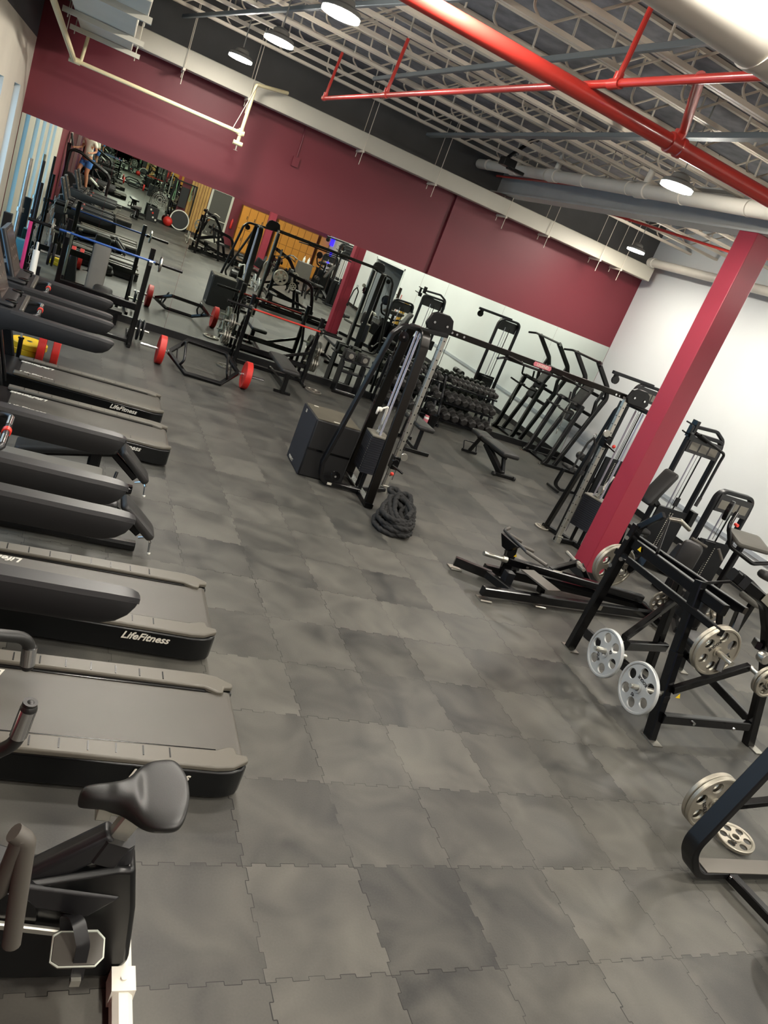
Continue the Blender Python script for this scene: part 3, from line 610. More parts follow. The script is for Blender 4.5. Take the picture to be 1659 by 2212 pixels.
fb=thing('flat_bench','slim grey topped bench lying under the treadmill arm beside the nearer decline bench','bench',(-1.25,4.15,0),world=True)
part('pad',MB().pad(-1.2,4.1,.42,.95,.26,.055,r=.02),'grey_pad',fb); part('leg',MB().bar([(-1.55,4.1,.0),(-1.55,4.1,.39)],.06,.06,c=.01),'black_satin',fb); part('leg',MB().bar([(-.9,4.1,.0),(-.9,4.1,.39)],.06,.06,c=.01),'black_satin',fb)
# ================================================================ BENCH RACK WITH BLUE BARBELL (by the windows)
def barbell(name,label,cat,c,L,m,half,sleeve='black_satin'):
    x,y,z=c; t=thing(name,label,cat,(x,y,z),world=True)
    part('shaft',MB().cyl((x-half,y,z),(x+half,y,z),.0165,seg=14),m,t)
    for s in (-1,1):
        part('sleeve',MB().cyl((x+s*half,y,z),(x+s*L/2,y,z),.025,seg=16).cyl((x+s*half,y,z),(x+s*(half+.03),y,z),.036,seg=16),sleeve,t)
    return t
ib_=thing('incline_bench','black incline bench station with padded backrest facing the mirror','bench',(-.9,11,0),world=True)
for x in (-1.52,-.31):
    part('upright',MB().bar([(x,10.82,.02),(x-.01,10.84,1.58)],.075,.085,(1,0,0),c=.01),'black_gloss',ib_)
    part('base_rail',MB().bar([(x,10.7,.03),(x,11.9,.03)],.055,.06,(1,0,0),c=.01),'black_gloss',ib_)
    part('brace',MB().bar([(x,10.84,.62),(x,11.35,.05)],.05,.06,(1,0,0),c=.01),'black_gloss',ib_)
    part('bar_catch',MB().bar([(x,10.84,1.42),(x,10.76,1.34),(x,10.70,1.40)],.05,.02,(1,0,0)),'chrome_satin',ib_)
part('cross_beam',MB().bar([(-1.52,10.84,.64),(-.31,10.84,.64)],.09,.11,(0,1,0),c=.01),'black_gloss',ib_)
part('lower_beam',MB().bar([(-1.52,10.84,.08),(-.31,10.84,.08)],.06,.06,(0,1,0),c=.01),'black_gloss',ib_)
part('spine',MB().bar([(-.95,10.84,.1),(-.95,11.9,.1)],.06,.08,(1,0,0),c=.01).bar([(-.95,11.5,.12),(-.95,11.8,.75)],.06,.06,(1,0,0),c=.01),'black_gloss',ib_)
part('backrest',MB().pad(-1.0,11.72,.86,.27,.86,.06,rot=(math.radians(62),0,0),r=.02),'grey_pad',ib_,label='padded backrest, grey with the light from above')  # pad greyed to hold the light falling from above
part('seat_pad',MB().pad(-.84,11.05,.53,.34,.38,.13,r=.05).pad(-.86,11.3,.62,.30,.26,.10,rot=(.5,0,0),r=.04),'vinyl_dark',ib_)
part('spotter_step',MB().b2(-1.35,-.45,12.05,12.35,.2,.26).b2(-1.3,-1.25,12.1,12.3,0,.2).b2(-.55,-.5,12.1,12.3,0,.2),'black_satin',ib_)
barbell('barbell','blue shafted barbell with black sleeves resting on the incline bench by the windows','barbell',(-.95,10.76,1.40),2.25,'blue_bar',.70)
for k,x in enumerate((-.17,-1.74)): plate('grey10',(x,10.76,1.40),RX,['small grey plate on the right sleeve of the blue barbell','small grey plate on the left sleeve of the blue barbell'][k],'plates on the blue barbell')
PP10=('dull',)
for k,x in enumerate((-.19,-.12)): plate('iron',(x,11.25+.03*k,.225),RX,['dark iron plate at the foot of the blue barbell rack, inner one','dark iron plate at the foot of the blue barbell rack, outer one'][k],'plates stored at the blue barbell rack')
for k,x in enumerate((-1.66,-1.72)): plate('iron',(x,11.2,.95),RX,['dark iron plate on the high left peg behind the blue barbell','dark iron plate on the high left peg nearest the windows'][k],'plates stored at the blue barbell rack')
part('plate_peg',MB().cyl((-1.55,11.2,.95),(-1.85,11.2,.95),.02).bar([(-1.52,11.2,.05),(-1.52,11.2,1.05)],.05,.05,c=.008),'chrome_satin',ib_)
part('plate_peg',MB().cyl((-.31,11.25,.225),(-.02,11.25,.225),.02),'chrome_satin',ib_)
# bar rack in the corner
br=thing('bar_holder','dark floor stand holding long bars upright beside the windows','storage rack',(-2.2,11.5,0),world=True)
part('holder_base',MB().b2(-2.5,-1.9,11.1,11.9,0,.12),'black_satin',br,bevel=.01)
part('holder_post',MB().b2(-2.42,-2.30,11.0,11.12,.1,1.35),'graphite',br,bevel=.008)
part('holder_plate',MB().b2(-2.5,-1.8,11.35,11.42,.55,.68),'graphite',br)
for nm,lb,x,y,z0,z1,rr,m in (('wooden_pole','tall grey brown pole standing upright nearest the window',-2.24,11.3,.12,2.17,.03,'steel_dull'),
  ('steel_bar','tall black bar standing upright right of the grey brown pole',-2.07,11.35,.12,2.2,.022,'black_satin'),
  ('steel_bar','short black sleeve ended bar standing between pole and pink tube',-2.03,11.25,.12,1.9,.027,'black_gloss'),
  ('pink_tube','bright pink foam tube standing in the bar corner','x',0,0,0,0,0) if 0 else ('pink_tube','bright pink slim tube standing upright in the bar corner',-2.05,11.05,.45,1.35,.026,'pink')):
    m_=MB().cyl((x,y,z0),(x,y,z1),rr,seg=14).cyl((x,y,z0+(z1-z0)*.62),(x,y,z0+(z1-z0)*.65),rr*1.7,seg=14) if nm!='pink_tube' else MB().cyl((x,y,z0-.33),(x,y,z1),rr,seg=14)
    solo(nm,m_,m,lb,'pole',loc=(x,y,.12))
solo('teal_box',MB().box(-2.2,11.9,.75,.16,.2,.35),'teal','teal block seen behind the pink tube by the window','box',loc=(-2.2,11.9,.57),bevel=.01)
solo('shelf_stand',MB().b2(-2.35,-2.05,11.8,12.05,0,.57),'black_satin','small black stand under the teal block','stand',loc=(-2.2,11.9,0))
wt=thing('white_roller','white cylindrical roller hanging by a chain beside the yellow plates','roller',(-1.86,11.0,.6),world=True)
part('roller_tube',MB().cyl((-1.86,10.6,.55),(-1.88,10.75,1.0),.045,seg=18),'white_plastic',wt); part('roller_end',MB().cyl((-1.88,10.75,1.0),(-1.885,10.78,1.12),.02).cyl((-1.86,10.6,.55),(-1.857,10.58,.48),.02),'chrome_satin',wt)
ch=MB()
for k in range(16):
    z=1.5-k*.055; x=-1.95+.015*math.sin(k); ch.tube([(x+.014*math.cos(a)*(1 if k%2 else 0),10.9+.014*math.cos(a)*(0 if k%2 else 1),z+.03*math.sin(a)) for a in [2*PI*q/8 for q in range(8)]],.005,5,closed=True)
solo('chain',ch,'steel_dull','hanging steel chain beside the pink tube','chain',loc=(-1.95,10.9,.6))
dbag=MB().sweep([(-1.5,10.1,.05),(-1.45,10.15,.3),(-1.42,10.2,.62)],[(.13*math.cos(a),.07*math.sin(a)) for a in [2*PI*q/12 for q in range(12)]])
solo('kit_bag',MB().box(-1.42,10.25,.3,.28,.16,.6,top=(.35,.35)),'black_rubber','dark green black bag standing against the blue barbell rack','bag',loc=(-1.42,10.25,0),bevel=.03)
# bumper plates near the far treadmill
for k in range(2): plate('yellow',(-1.66+.03*k,8.78,.0375+.076*k),RF,['lower yellow bumper plate lying on the floor behind the red plates','upper yellow bumper plate of the two lying on the floor'][k],'yellow bumper plates')
for k,x in enumerate((-1.47,-1.30)): plate('redthick',(x,8.45,.225),RX,['left one of the two red bumper plates standing upright near the yellow plates','right one of the two red bumper plates standing upright near the yellow plates'][k],'red bumper plates standing on the floor')
db=thing('short_bar','short chrome ended bar holding up beside the yellow plates','bar',(-1.72,8.3,0),world=True)
part('bar_shaft',MB().cyl((-1.70,8.25,0.0),(-1.72,8.3,.42),.014),'chrome_satin',db); part('bar_sleeve',MB().cyl((-1.70,8.25,.02),(-1.712,8.28,.28),.027).cyl((-1.712,8.28,.28),(-1.713,8.283,.30),.035),'black_gloss',db)
solo('cord',MB().tube([(-1.2,8.38,.008),(-1.1,8.3,.012),(-1.0,8.2,.008),(-.93,8.22,.008)],.008,6,.05).cyl((-1.12,8.31,.012),(-1.05,8.25,.012),.016,.008),'black_satin','thin black cord with a plug lying beside the red plates','cord',loc=(-1.1,8.3,0))
# ================================================================ HEX BAR
hx=thing('hex_bar','black hexagonal trap bar lying on the floor between its red plates','barbell',(.82,10.28,.225),world=True)
zb=.225
H=[(.25,10.28,zb),(.53,10.62,.42),(1.16,10.60,.405),(1.38,10.28,zb),(1.10,9.98,.04),(.54,9.98,.04)]
part('hex_frame',MB().bar(H,.055,.06,V((0,-.5,.86)),closed=True,c=.006),'black_satin',hx)
for s,x in ((-1,.26),(1,1.38)):
    part('sleeve',MB().cyl((x,10.28,zb),(x+s*.44,10.28,zb),.025,seg=16).cyl((x+s*.005,10.28,zb),(x+s*.03,10.28,zb),.036),'chrome',hx)
    part('handle',MB().tube([(x-s*.17,10.47,.335),(x-s*.22,10.40,.45),(x-s*.22,10.02,.22),(x-s*.17,10.09,.11)],.019,10,.06),'black_satin',hx)
    part('grip',MB().tube([(x-s*.12,10.40,.30),(x-s*.13,10.15,.14)],.012,10),'black_satin',hx)
plate('red',(.13,10.28,.225),RX,'red bumper plate on the left end of the hexagonal bar','red plates on the hexagonal bar')
plate('red',(1.52,10.28,.225),RX,'red bumper plate on the right end of the hexagonal bar','red plates on the hexagonal bar')
# ================================================================ FLAT BENCH PRESS
bp=thing('bench_press','black olympic flat bench press station holding the red barbell','bench',(2.25,11.9,0),world=True)
for x in (1.60,2.94):
    part('upright',MB().bar([(x,11.98,.02),(x,12.0,1.30)],.07,.085,(1,0,0),c=.01),'black_gloss',bp)
    part('upright_foot',MB().bar([(x,11.7,.03),(x,12.5,.03)],.055,.06,(1,0,0),c=.01),'black_gloss',bp)
    part('rack_arm',MB().bar([(x,12.45,.03),(x,12.35,.62),(x,12.02,.98)],.05,.06,(1,0,0),.2,c=.01),'black_gloss',bp)
    part('bar_catch',MB().bar([(x,11.98,1.12),(x,11.84,1.02),(x,11.76,1.10)],.05,.025,(1,0,0)),'chrome_satin',bp)
    s=1 if x>2 else -1
    for z,yy in ((.38,12.38),(.66,12.30)): part('plate_peg',MB().cyl((x,yy,z),(x+s*.32,yy,z),.02),'chrome_satin',bp)
part('cross_beam',MB().bar([(1.6,12.02,.34),(2.94,12.02,.34)],.07,.09,(0,1,0),c=.01),'black_gloss',bp)
part('brace',MB().bar([(2.94,12.0,.62),(2.35,12.02,.36)],.05,.05,(0,1,0),c=.01),'black_gloss',bp)
part('low_beam',MB().bar([(1.6,11.98,.06),(2.94,11.98,.06)],.06,.06,(0,1,0),c=.01),'black_gloss',bp)
part('spine',MB().bar([(2.27,11.98,.12),(2.30,10.75,.12)],.06,.08,(1,0,0),c=.01),'black_gloss',bp)
part('front_leg',MB().bar([(2.30,10.75,0),(2.30,10.75,.42)],.08,.10,(1,0,0),c=.01),'black_gloss',bp)
part('front_foot',MB().bar([(2.15,10.75,.02),(2.45,10.75,.02)],.06,.04,(0,1,0)),'black_gloss',bp)
part('bench_pad',MB().pad(2.24,11.0,.46,.33,1.28,.08,r=.03),'vinyl',bp)
barbell('barbell','red shafted barbell with black sleeves racked on the flat bench press','barbell',(2.24,11.78,1.08),2.2,'red_bar',.66)
for s,x0 in ((-1,1.44),(1,3.10)):
    for z,yy,n in ((.38,12.38,3),(.66,12.30,2)):
        for k in range(n):
            plate('dull',(x0+s*.045*k,yy,z),RX,'dull steel plate on the %s %s peg of the flat bench press'%('left' if s<0 else 'right','lower' if z<.5 else 'upper'),'plates on the %s %s bench press peg'%('left' if s<0 else 'right','lower' if z<.5 else 'upper'))
plate('dull',(1.38,11.45,.016),RF,'steel plate lying flat on the floor left of the flat bench press','plates flat on the floor by the bench press')
plate('dull',(3.10,11.62,.016),RF,'steel plate lying flat on the floor right of the flat bench press','plates flat on the floor by the bench press')
# ================================================================ DUMBBELL BLOCK STAND
ps=thing('dumbbell_stand','narrow black stand holding a pair of square adjustable dumbbells','rack',(3.9,12.3,0),world=True)
for x in (3.68,4.14): part('side_panel',MB().prism([(-.14,0),(.14,0),(.12,.68),(-.12,.62)],.03,o=(x-.015,12.3,0),u=(0,1,0),v=(0,0,1)),'graphite',ps)
part('tray',MB().b2(3.62,4.22,12.13,12.47,.66,.69),'graphite',ps,bevel=.005); part('shelf',MB().b2(3.68,4.14,12.2,12.42,.42,.45),'graphite',ps); part('foot_bar',MB().b2(3.62,4.22,12.12,12.18,0,.05),'black_gloss',ps); part('wheel_axle',MB().cyl((3.7,12.2,.06),(4.12,12.2,.06),.015),'chrome',ps)
for k,x in enumerate((3.76,4.06)):
    t=thing('block_dumbbell',['left square adjustable dumbbell on the narrow black stand','right square adjustable dumbbell on the narrow black stand'][k],'dumbbell',(x,12.3,.69),world=True,group='square adjustable dumbbells')
    for s in (-1,1):
        part('weight_block',MB().b2(x-.09,x+.09,12.3+s*.05,12.3+s*.16,.70,.86),'hexrub',t,bevel=.01)
        part('end_cap',MB().cyl((x,12.3+s*.16,.78),(x,12.3+s*.166,.78),.05),'chrome_satin',t)
    part('handle',MB().cyl((x,12.25,.78),(x,12.35,.78),.02),'chrome',t)
# ================================================================ HEX DUMBBELL RACKS
def proto_db(s):
    t=thing('hex_dumbbell','','dumbbell')
    for d in (-1,1):
        part('hex_head',MB().lathe([(s*.75,d*(.062)),(s,d*(.072)),(s,d*(.072+s*1.1)),(s*.75,d*(.085+s*1.25))],(0,0,0),(0,1,0),6),'hexrub',t,bevel=.004,ang=20)
    part('handle',MB().cyl((0,-.07,0),(0,.07,0),.016,seg=10),'chrome',t)
    return t
def rack(x0,x1,label,gl,cols,empt=()):
    t=thing('dumbbell_rack',label,'rack',((x0+x1)/2,12.2,0),world=True)
    for x in (x0,x1):
        part('side_frame',MB().bar([(x,11.86,.03),(x,12.52,.03)],.05,.06,(1,0,0),c=.01).bar([(x,12.50,.03),(x,12.42,1.02)],.05,.06,(1,0,0),c=.01).bar([(x,11.95,.05),(x,12.36,.98)],.05,.05,(1,0,0),c=.01),'graphite',t)
    for k,(y,z) in enumerate(((11.98,.22),(12.10,.56),(12.22,.90))):
        part('shelf',MB().bar([(x0,y-.08,z-.045),(x1,y-.08,z-.045)],.05,.03,(0,1,.3)).bar([(x0,y+.10,z+.01),(x1,y+.10,z+.01)],.05,.03,(0,1,.3)),'graphite',t)
    lv=['bottom','middle','top']
    for k,(y,z) in enumerate(((11.98,.31),(12.10,.65),(12.22,.97))):
        n=cols[k]; s=(.092,.083,.062)[k]
        for i in range(n):
            if (k,i) in empt: continue
            key='db%d'%k
            if key not in PP: PP[key]=proto_db(s); r=PP[key]
            else: r=dup(PP[key],(0,0,0))
            r.location=(x0+.09+(x1-x0-.18)*i/(n-1),y,z); r.rotation_euler=(math.radians(12),random.uniform(-.1,.1),random.uniform(-.05,.05))
            r['label']='black rubber hex dumbbell on the %s shelf of the %s'%(lv[k],gl); r['group']='hex dumbbells on the %s shelf of the %s'%(lv[k],gl)
    return t
rack(5.93,7.15,'three tier dark rack full of hex dumbbells right of the near cable tower','right rack',(6,7,9))
rack(4.62,5.80,'three tier dark rack of hex dumbbells partly hidden by the near cable tower','left rack',(5,6,7),((0,3),(1,4)))
bu=thing('bucket','black bin on the floor between the dumbbell racks','bin',(5.62,11.72,0),world=True)
part('bin_wall',MB().lathe([(.10,0),(.13,.26),(.135,.27),(.125,.27),(.095,.01)],(5.66,11.68,0),(0,0,1),24),'black_satin',bu)
wb=thing('wipes_tub','pink and white tub of cleaning wipes standing on the floor by the dumbbell racks','tub',(5.48,11.66,0),world=True)
part('tub_body',MB().lathe([(.045,0),(.05,.01),(.05,.19),(.045,.2)],(5.50,11.60,0),(0,0,1),20),'white_plastic',wb); part('tub_label',MB().lathe([(.0508,.03),(.0508,.16)],(5.50,11.60,0),(0,0,1),20),'pink_label',wb); part('tub_lid',MB().cyl((5.50,11.60,.2),(5.50,11.60,.225),.044),'pink_label',wb)
# ================================================================ BENCHES ON THE FLOOR
b1=thing('flat_bench','small flat bench with dark pad behind the near cable tower','bench',(4.35,9.7,0),world=True)
part('pad',MB().pad(4.42,9.72,.46,.31,1.05,.075,r=.025),'vinyl',b1); part('post',MB().bar([(4.40,9.32,.06),(4.41,9.35,.43)],.06,.06,(1,0,0),c=.008),'black_satin',b1); part('post',MB().bar([(4.43,10.1,.06),(4.42,10.05,.43)],.06,.06,(1,0,0),c=.008),'black_satin',b1)
part('foot_bar',MB().bar([(4.18,9.30,.035),(4.66,9.30,.035)],.06,.06,(0,1,0),c=.008),'black_satin',b1); part('foot_bar',MB().bar([(4.2,10.12,.035),(4.64,10.12,.035)],.06,.06,(0,1,0),c=.008),'black_satin',b1); part('spine',MB().bar([(4.41,9.3,.06),(4.42,10.1,.06)],.05,.05,(1,0,0)),'black_satin',b1)
b2=thing('adjustable_bench','adjustable bench with dark pad standing alone on the floor before the dumbbell rack','bench',(6.15,9.8,0),world=True)
part('back_pad',MB().pad(6.12,9.62,.445,.36,.88,.08,rot=(0,0,.06),r=.025),'vinyl',b2)
part('seat_pad',MB().pad(6.05,10.26,.455,.34,.34,.08,rot=(.06,0,.06),r=.025),'vinyl',b2)
part('spine',MB().bar([(6.05,10.35,.38),(6.15,9.35,.36)],.06,.07,(1,0,0),c=.01),'black_satin',b2)
part('front_leg',MB().bar([(6.06,10.3,.36),(6.04,10.45,.05)],.06,.06,(1,0,0),c=.008),'black_satin',b2)
part('rear_leg',MB().bar([(6.08,10.05,.36),(6.20,9.36,.05)],.09,.12,(1,0,0),c=.01).bar([(6.19,9.52,.38),(6.24,9.38,.06)],.06,.07,(1,0,0),c=.008),'black_satin',b2)
part('rear_foot',MB().bar([(6.02,9.36,.035),(6.48,9.36,.035)],.06,.06,(0,1,0),c=.008),'black_satin',b2)
for x in (6.03,6.47): part('foot_wheel',MB().cyl((x-.02,9.33,.04),(x+.02,9.33,.04),.038),'black_rubber',b2)
part('front_foot',MB().bar([(5.88,10.45,.035),(6.2,10.45,.035)],.05,.05,(0,1,0),c=.008).tube([(5.9,10.45,.06),(5.9,10.55,.2),(6.18,10.55,.2),(6.18,10.45,.06)],.012,8,.04),'black_satin',b2)
part('sticker',MB().box(6.285,9.66,.41,.004,.07,.025),'sticker_white',b2)
# ================================================================ CABLE CROSSOVER
cc=thing('cable_crossover','wide black cable crossover machine with two towers joined by a long crossbeam','cable machine',(4.4,6.7,0),world=True)
def cable_tower(cx,cy,ax,ay,ang,s,carz,lx):
    # chrome column at cx,cy ; A-frame centred ax,ay turned by ang ; s=+1: stack on the -x side
    U=V((math.cos(ang),math.sin(ang),0)); D=V((-math.sin(ang),math.cos(ang),0)); O=V((ax,ay,0))
    def P(u,v,z): return O+U*u+D*v+V((0,0,z))
    def bx(m,u0,u1,v0,v1,z0,z1): c=P((u0+u1)/2,(v0+v1)/2,(z0+z1)/2); return m.box(c.x,c.y,c.z,u1-u0,v1-v0,z1-z0,rot=(0,0,ang))
    part('tower_frame',MB().bar([P(0,-.52,.03),P(0,-.33,2.02),P(0,-.25,2.18),P(0,.25,2.18),P(0,.33,2.02),P(0,.53,.03)],.115,.05,U,.12,fn=8,c=.008),'bronze_black',cc)
    ly=ay-.12
    part('outer_leg',MB().bar([(ax-s*.02,ly,.05),(lx+s*.06,ly,.05),(lx,ly,.28),(ax-s*.36,ly,2.04),(ax-s*.26,ly,2.17),(cx-s*.1,ly+.1,2.22)],.085,.05,(0,1,0),.12,fn=7,c=.008),'black_satin',cc)
    part('leg_sticker',MB().b2(lx+s*.14,lx+s*.20,ly-.046,ly-.043,.035,.065),'sticker_white',cc)
    part('base_plate',MB().bar([P(0,-.58,.035),P(0,.58,.035)],.11,.06,U,c=.01),'black_gloss',cc)
    part('base_link',MB().bar([(ax,ay,.04),(cx+s*.04,cy,.04)],.07,.06,(0,1,0),c=.01),'black_satin',cc)
    col=part('chrome_column',MB().bar([(cx,cy,.06),(cx,cy,2.27)],.06,.06,(0,1,0),c=.006),'chrome_satin',cc)
    hl=MB()
    for k in range(16): z=.25+k*.125; hl.cyl((cx,cy-.0312,z),(cx,cy-.0295,z),.010,seg=8).cyl((cx-.0312,cy,z),(cx-.0295,cy,z),.010,seg=8)
    part('column_holes',hl,'letter_black',col)
    part('rear_channel',MB().bar([(cx+.02,cy+.07,.06),(cx+.02,cy+.07,2.2)],.06,.05,(0,1,0)),'black_satin',cc)
    for d in (-.06,.06): part('guide_rod',MB().cyl(P(0,d,.08),P(0,d,2.14),.014,seg=10),'rod_white',cc)
    st=MB()
    for k in range(16): bx(st,-.12,.12,-.16,.16,.30+k*.03,.327+k*.03)
    sk=part('weight_stack',st,'plyo_navy',cc); part('stack_top_plate',bx(MB(),-.12,.12,-.16,.16,.785,.80),'sticker_grey',sk)
    nm=MB()
    for k in range(16): bx(nm,-s*.122-.001,-s*.122+.001,-.13,-.11,.308+k*.03,.318+k*.03)
    part('stack_label',nm,'sticker_grey' if s>0 else 'sticker_yellow',sk)
    for d in (-.07,.07): part('buffer_post',MB().cyl(P(0,d,.06),P(0,d,.30),.026,seg=12),'black_satin',cc)
    a=P(0,0,0)
    part('travel_pulley',MB().lathe([(.055,-.014),(.045,0),(.055,.014)],a+V((0,0,.93)),(1,0,0),24).cyl(a+V((0,0,.80)),a+V((0,0,.93)),.022).cyl(a+V((0,-.04,.82)),a+V((0,.04,.82)),.03),'chrome_satin',cc)
    pa=part('pulley_arm',MB().cyl(a+V((-.01*s,-.02,.94)),a+V((-.05*s,-.06,1.17)),.019).cyl(a+V((-.05*s,-.06,1.17)),a+V((-.13*s,-.08,1.13)),.013),'white_plastic',cc,label='white plastic pulley arm')
    part('pulley_knob',MB().ell(a+V((-.14*s,-.08,1.12)),(.032,.032,.032)).lathe([(.046,-.01),(.05,0),(.046,.01)],a+V((-.17*s,-.09,1.10)),(1,-.3,0),18),'white_plastic',pa)
    for px,pz in ((ax-s*.24,2.05),(ax-s*.42,.17)): part('frame_pulley',MB().lathe([(.062,-.014),(.064,-.01),(.05,0),(.064,.01),(.062,.014),(.02,.016)],(px,ly-.06,pz),(0,-1,0),24),'black_gloss',cc); part('pulley_axle',MB().cyl((px,ly-.08,pz),(px,ly-.05,pz),.014,seg=10),'chrome',cc)
    part('cable',MB().cyl((ax-s*.32,ly-.05,.2),(ax-s*.28,ly-.05,2.05),.004,seg=6),'black_rubber',cc); part('cable',MB().cyl(a+V((0,0,1.0)),a+V((0,0,2.12)),.004,seg=6),'black_rubber',cc); part('cable',MB().cyl((cx+.05,cy-.03,.2),(cx+.05,cy-.03,2.2),.004,seg=6),'black_rubber',cc)
    part('top_pulley_guard',MB().prism([(-.19,.0),(-.15,-.06),(.15,-.06),(.19,0),(.15,.13),(.08,.17),(-.08,.17),(-.15,.13)],.05,o=(cx-s*.15,cy-.02,2.27),u=(1,0,0),v=(0,0,1)),'black_satin',cc,bevel=.008)
    for d in (-.09,.09): part('guard_bolt',MB().cyl((cx-s*.15+d,cy-.075,2.31),(cx-s*.15+d,cy-.085,2.31),.015),'chrome',cc)
    c=part('carriage',MB().b2(cx-.05,cx+.05,cy-.06,cy+.06,carz-.09,carz+.09).cyl((cx-.02,cy-.10,carz+.02),(cx-.02,cy-.04,carz+.02),.045).cyl((cx-.06,cy-.1,carz-.02),(cx+.10,cy-.16,carz-.08),.016),'black_gloss',cc,bevel=.005)
    part('release_knob',MB().ell((cx-.03 if s>0 else cx+.07,cy-.13,carz-.13 if s>0 else carz-.02),(.026,.026,.026)),'red_knob',c,label='red release knob')
    part('swivel_pulley',MB().lathe([(.05,-.012),(.04,0),(.05,.012)],(cx+s*.08,cy-.05,carz+.11),(0,1,0),20),'chrome_satin',c)
    part('column_foot',MB().b2(cx-.04,cx+.04,cy-.05,cy+.05,0,.07).cyl((cx-.045,cy-.04,.1),(cx+.045,cy-.04,.1),.012),'chrome_satin',cc)
cable_tower(2.97,6.84,2.52,6.62,-.04,1,.44,1.90); cable_tower(5.76,6.60,6.10,6.63,.45,-1,1.62,6.75)
part('crossbeam',MB().bar([(2.93,6.84,2.255),(5.82,6.66,2.27)],.06,.075,(0,1,0),c=.008),'bronze_black',cc)
for x in (3.02,3.09,3.19,5.60,5.66,5.73):
    yb=6.84-.0623*(x-2.93)-.03; part('beam_bolt',MB().cyl((x,yb,2.26),(x,yb-.012,2.26),.015,seg=10),'chrome',cc)
part('pull_up_bar',MB().tube([(3.62,6.55,2.18),(3.80,6.72,2.20),(4.95,6.72,2.20),(5.12,6.55,2.18)],.016,10,.06),'black_satin',cc)
for x in (3.98,4.85): part('pull_up_grip',MB().cyl((x-.13,6.72,2.235),(x+.02,6.64,2.22),.024),'bronze_black',cc); part('grip_end',MB().ell((x+.03,6.635,2.22),(.028,.028,.028)),'bronze_black',cc)
part('name_badge',MB().prism([(-.13,-.03),(.13,-.03),(.145,0),(.13,.03),(-.13,.03),(-.145,0)],.012,o=(4.38,6.72,2.263),u=(1,0,0),v=(0,0,1)),'pink_label',cc,bevel=.004)
text('LEGEND',.05,fr((4.38,6.7065,2.263),(1,0,0),(0,0,1)),'sticker_white',cc,name='badge_lettering',bold=.001)
# rope handle on far tower
rh=thing('triceps_rope','black braided triceps rope with knobs hanging from the far cable tower','cable attachment',(5.5,6.5,1.4),world=True)
for d in (-.05,.06): part('rope_strand',MB().tube([(5.52,6.55,1.62),(5.52+d*1.2,6.55,1.52),(5.52+d*1.5-.02,6.55,1.26),(5.50+d*1.6,6.55,1.12)],.016,10,.05),'rope',rh); part('rope_knob',MB().cyl((5.50+d*1.6,6.55,1.13),(5.50+d*1.6,6.55,1.07),.03),'black_rubber',rh)
part('carabiner',MB().tube([(5.52+.02*math.cos(a),6.55,1.65+.03*math.sin(a)) for a in [2*PI*q/10 for q in range(10)]],.006,6,closed=True),'chrome',rh)
plate('10',(5.78,7.08,.012),RF,'small silver plate lying on the floor at the foot of the far cable tower','plates lying on the floor')
# plyo box
px_=thing('plyo_box','large soft black plyo box with tan top standing left of the near cable tower','plyo box',(2.0,7.0,0),world=True)
part('foam_block',MB().b2(1.70,2.30,6.64,7.32,0,.76),'plyo_black',px_,bevel=.02)
part('side_cover',MB().b2(1.692,1.70,6.65,7.31,.01,.75),'plyo_navy',px_)
part('top_cover',MB().b2(1.71,2.29,6.65,7.31,.758,.766),'plyo_top',px_,label='tan fabric top')
part('velcro_seam',MB().b2(1.705,2.295,6.633,6.64,.36,.385),'black_gloss',px_)
for (a,b,y) in ((1.93,2.03,6.68),(1.80,1.86,7.23)): part('tag',MB().b2(a,b,y,y+.03,.766,.769),'sticker_white',px_)
text('30',.06,fr((1.691,7.14,.70),(0,-1,0),(0,0,1)),'sticker_white',px_,name='size_lettering')
text('PERFECT',.055,fr((1.691,7.1,.05),(0,-1,0),(0,0,1)),'sticker_white',px_,name='side_lettering')
# battle rope
def ropetube(pts,r,seg=18,tw=30,fillet=.1):
    P=fil(pts,fillet,8); Q=[P[0]]
    for a,b in zip(P,P[1:]):
        n=max(1,int((b-a).length/.018)); Q+=[a.lerp(b,(i+1)/n) for i in range(n)]
    m=MB(); u=None; s=0; rings=[]
    for i,p in enumerate(Q):
        t=(Q[min(i+1,len(Q)-1)]-Q[max(i-1,0)]).normalized()
        if u is None: u=t.orthogonal()
        u=(u-t*u.dot(t)).normalized(); v=t.cross(u)
        if i: s+=(p-Q[i-1]).length
        rings.append([m.bm.verts.new(p+(u*math.cos(a)+v*math.sin(a))*r*(.80+.34*abs(math.cos(1.5*(a-tw*s))))) for a in [2*PI*k/seg for k in range(seg)]])
    for A,B in zip(rings,rings[1:]):
        for k in range(seg): m.bm.faces.new((A[k],A[(k+1)%seg],B[(k+1)%seg],B[k]))
    m.bm.faces.new(rings[0][::-1]); m.bm.faces.new(rings[-1]); return m
rng=random.Random(4); rp_=[]
c0=V((2.70,5.60,0))
for k in range(13):
    an=(-.35,.05,-.15,.30,-.25,.15)[k%6]+rng.uniform(-.08,.08)-.18; dn=V((math.sin(-an),math.cos(an),0)); sn=V((dn.y,-dn.x,0)); lay=k/13
    wv=(.23,.13,.19,.08,.21,.11)[k%6]*(1-.2*lay); ln=(.36,.31,.34,.29)[k%4]*(1-.15*lay)
    for q in range(10):
        a=2*PI*q/10+.1*k; g=math.sin(a)
        rp_.append(c0+sn*((k%3-1)*.03)+dn*(ln*g)+sn*(wv*math.cos(a))+V((0,0,.03+.17*lay+max(0,g)*(.06+.13*lay)+rng.uniform(-.006,.006))))
for a,b,z in ((.36,-.10,.33),(.40,.02,.36),(.2,.12,.30),(-.05,.12,.27),(-.22,.0,.24)): rp_.append(c0+V((b,a,z)))
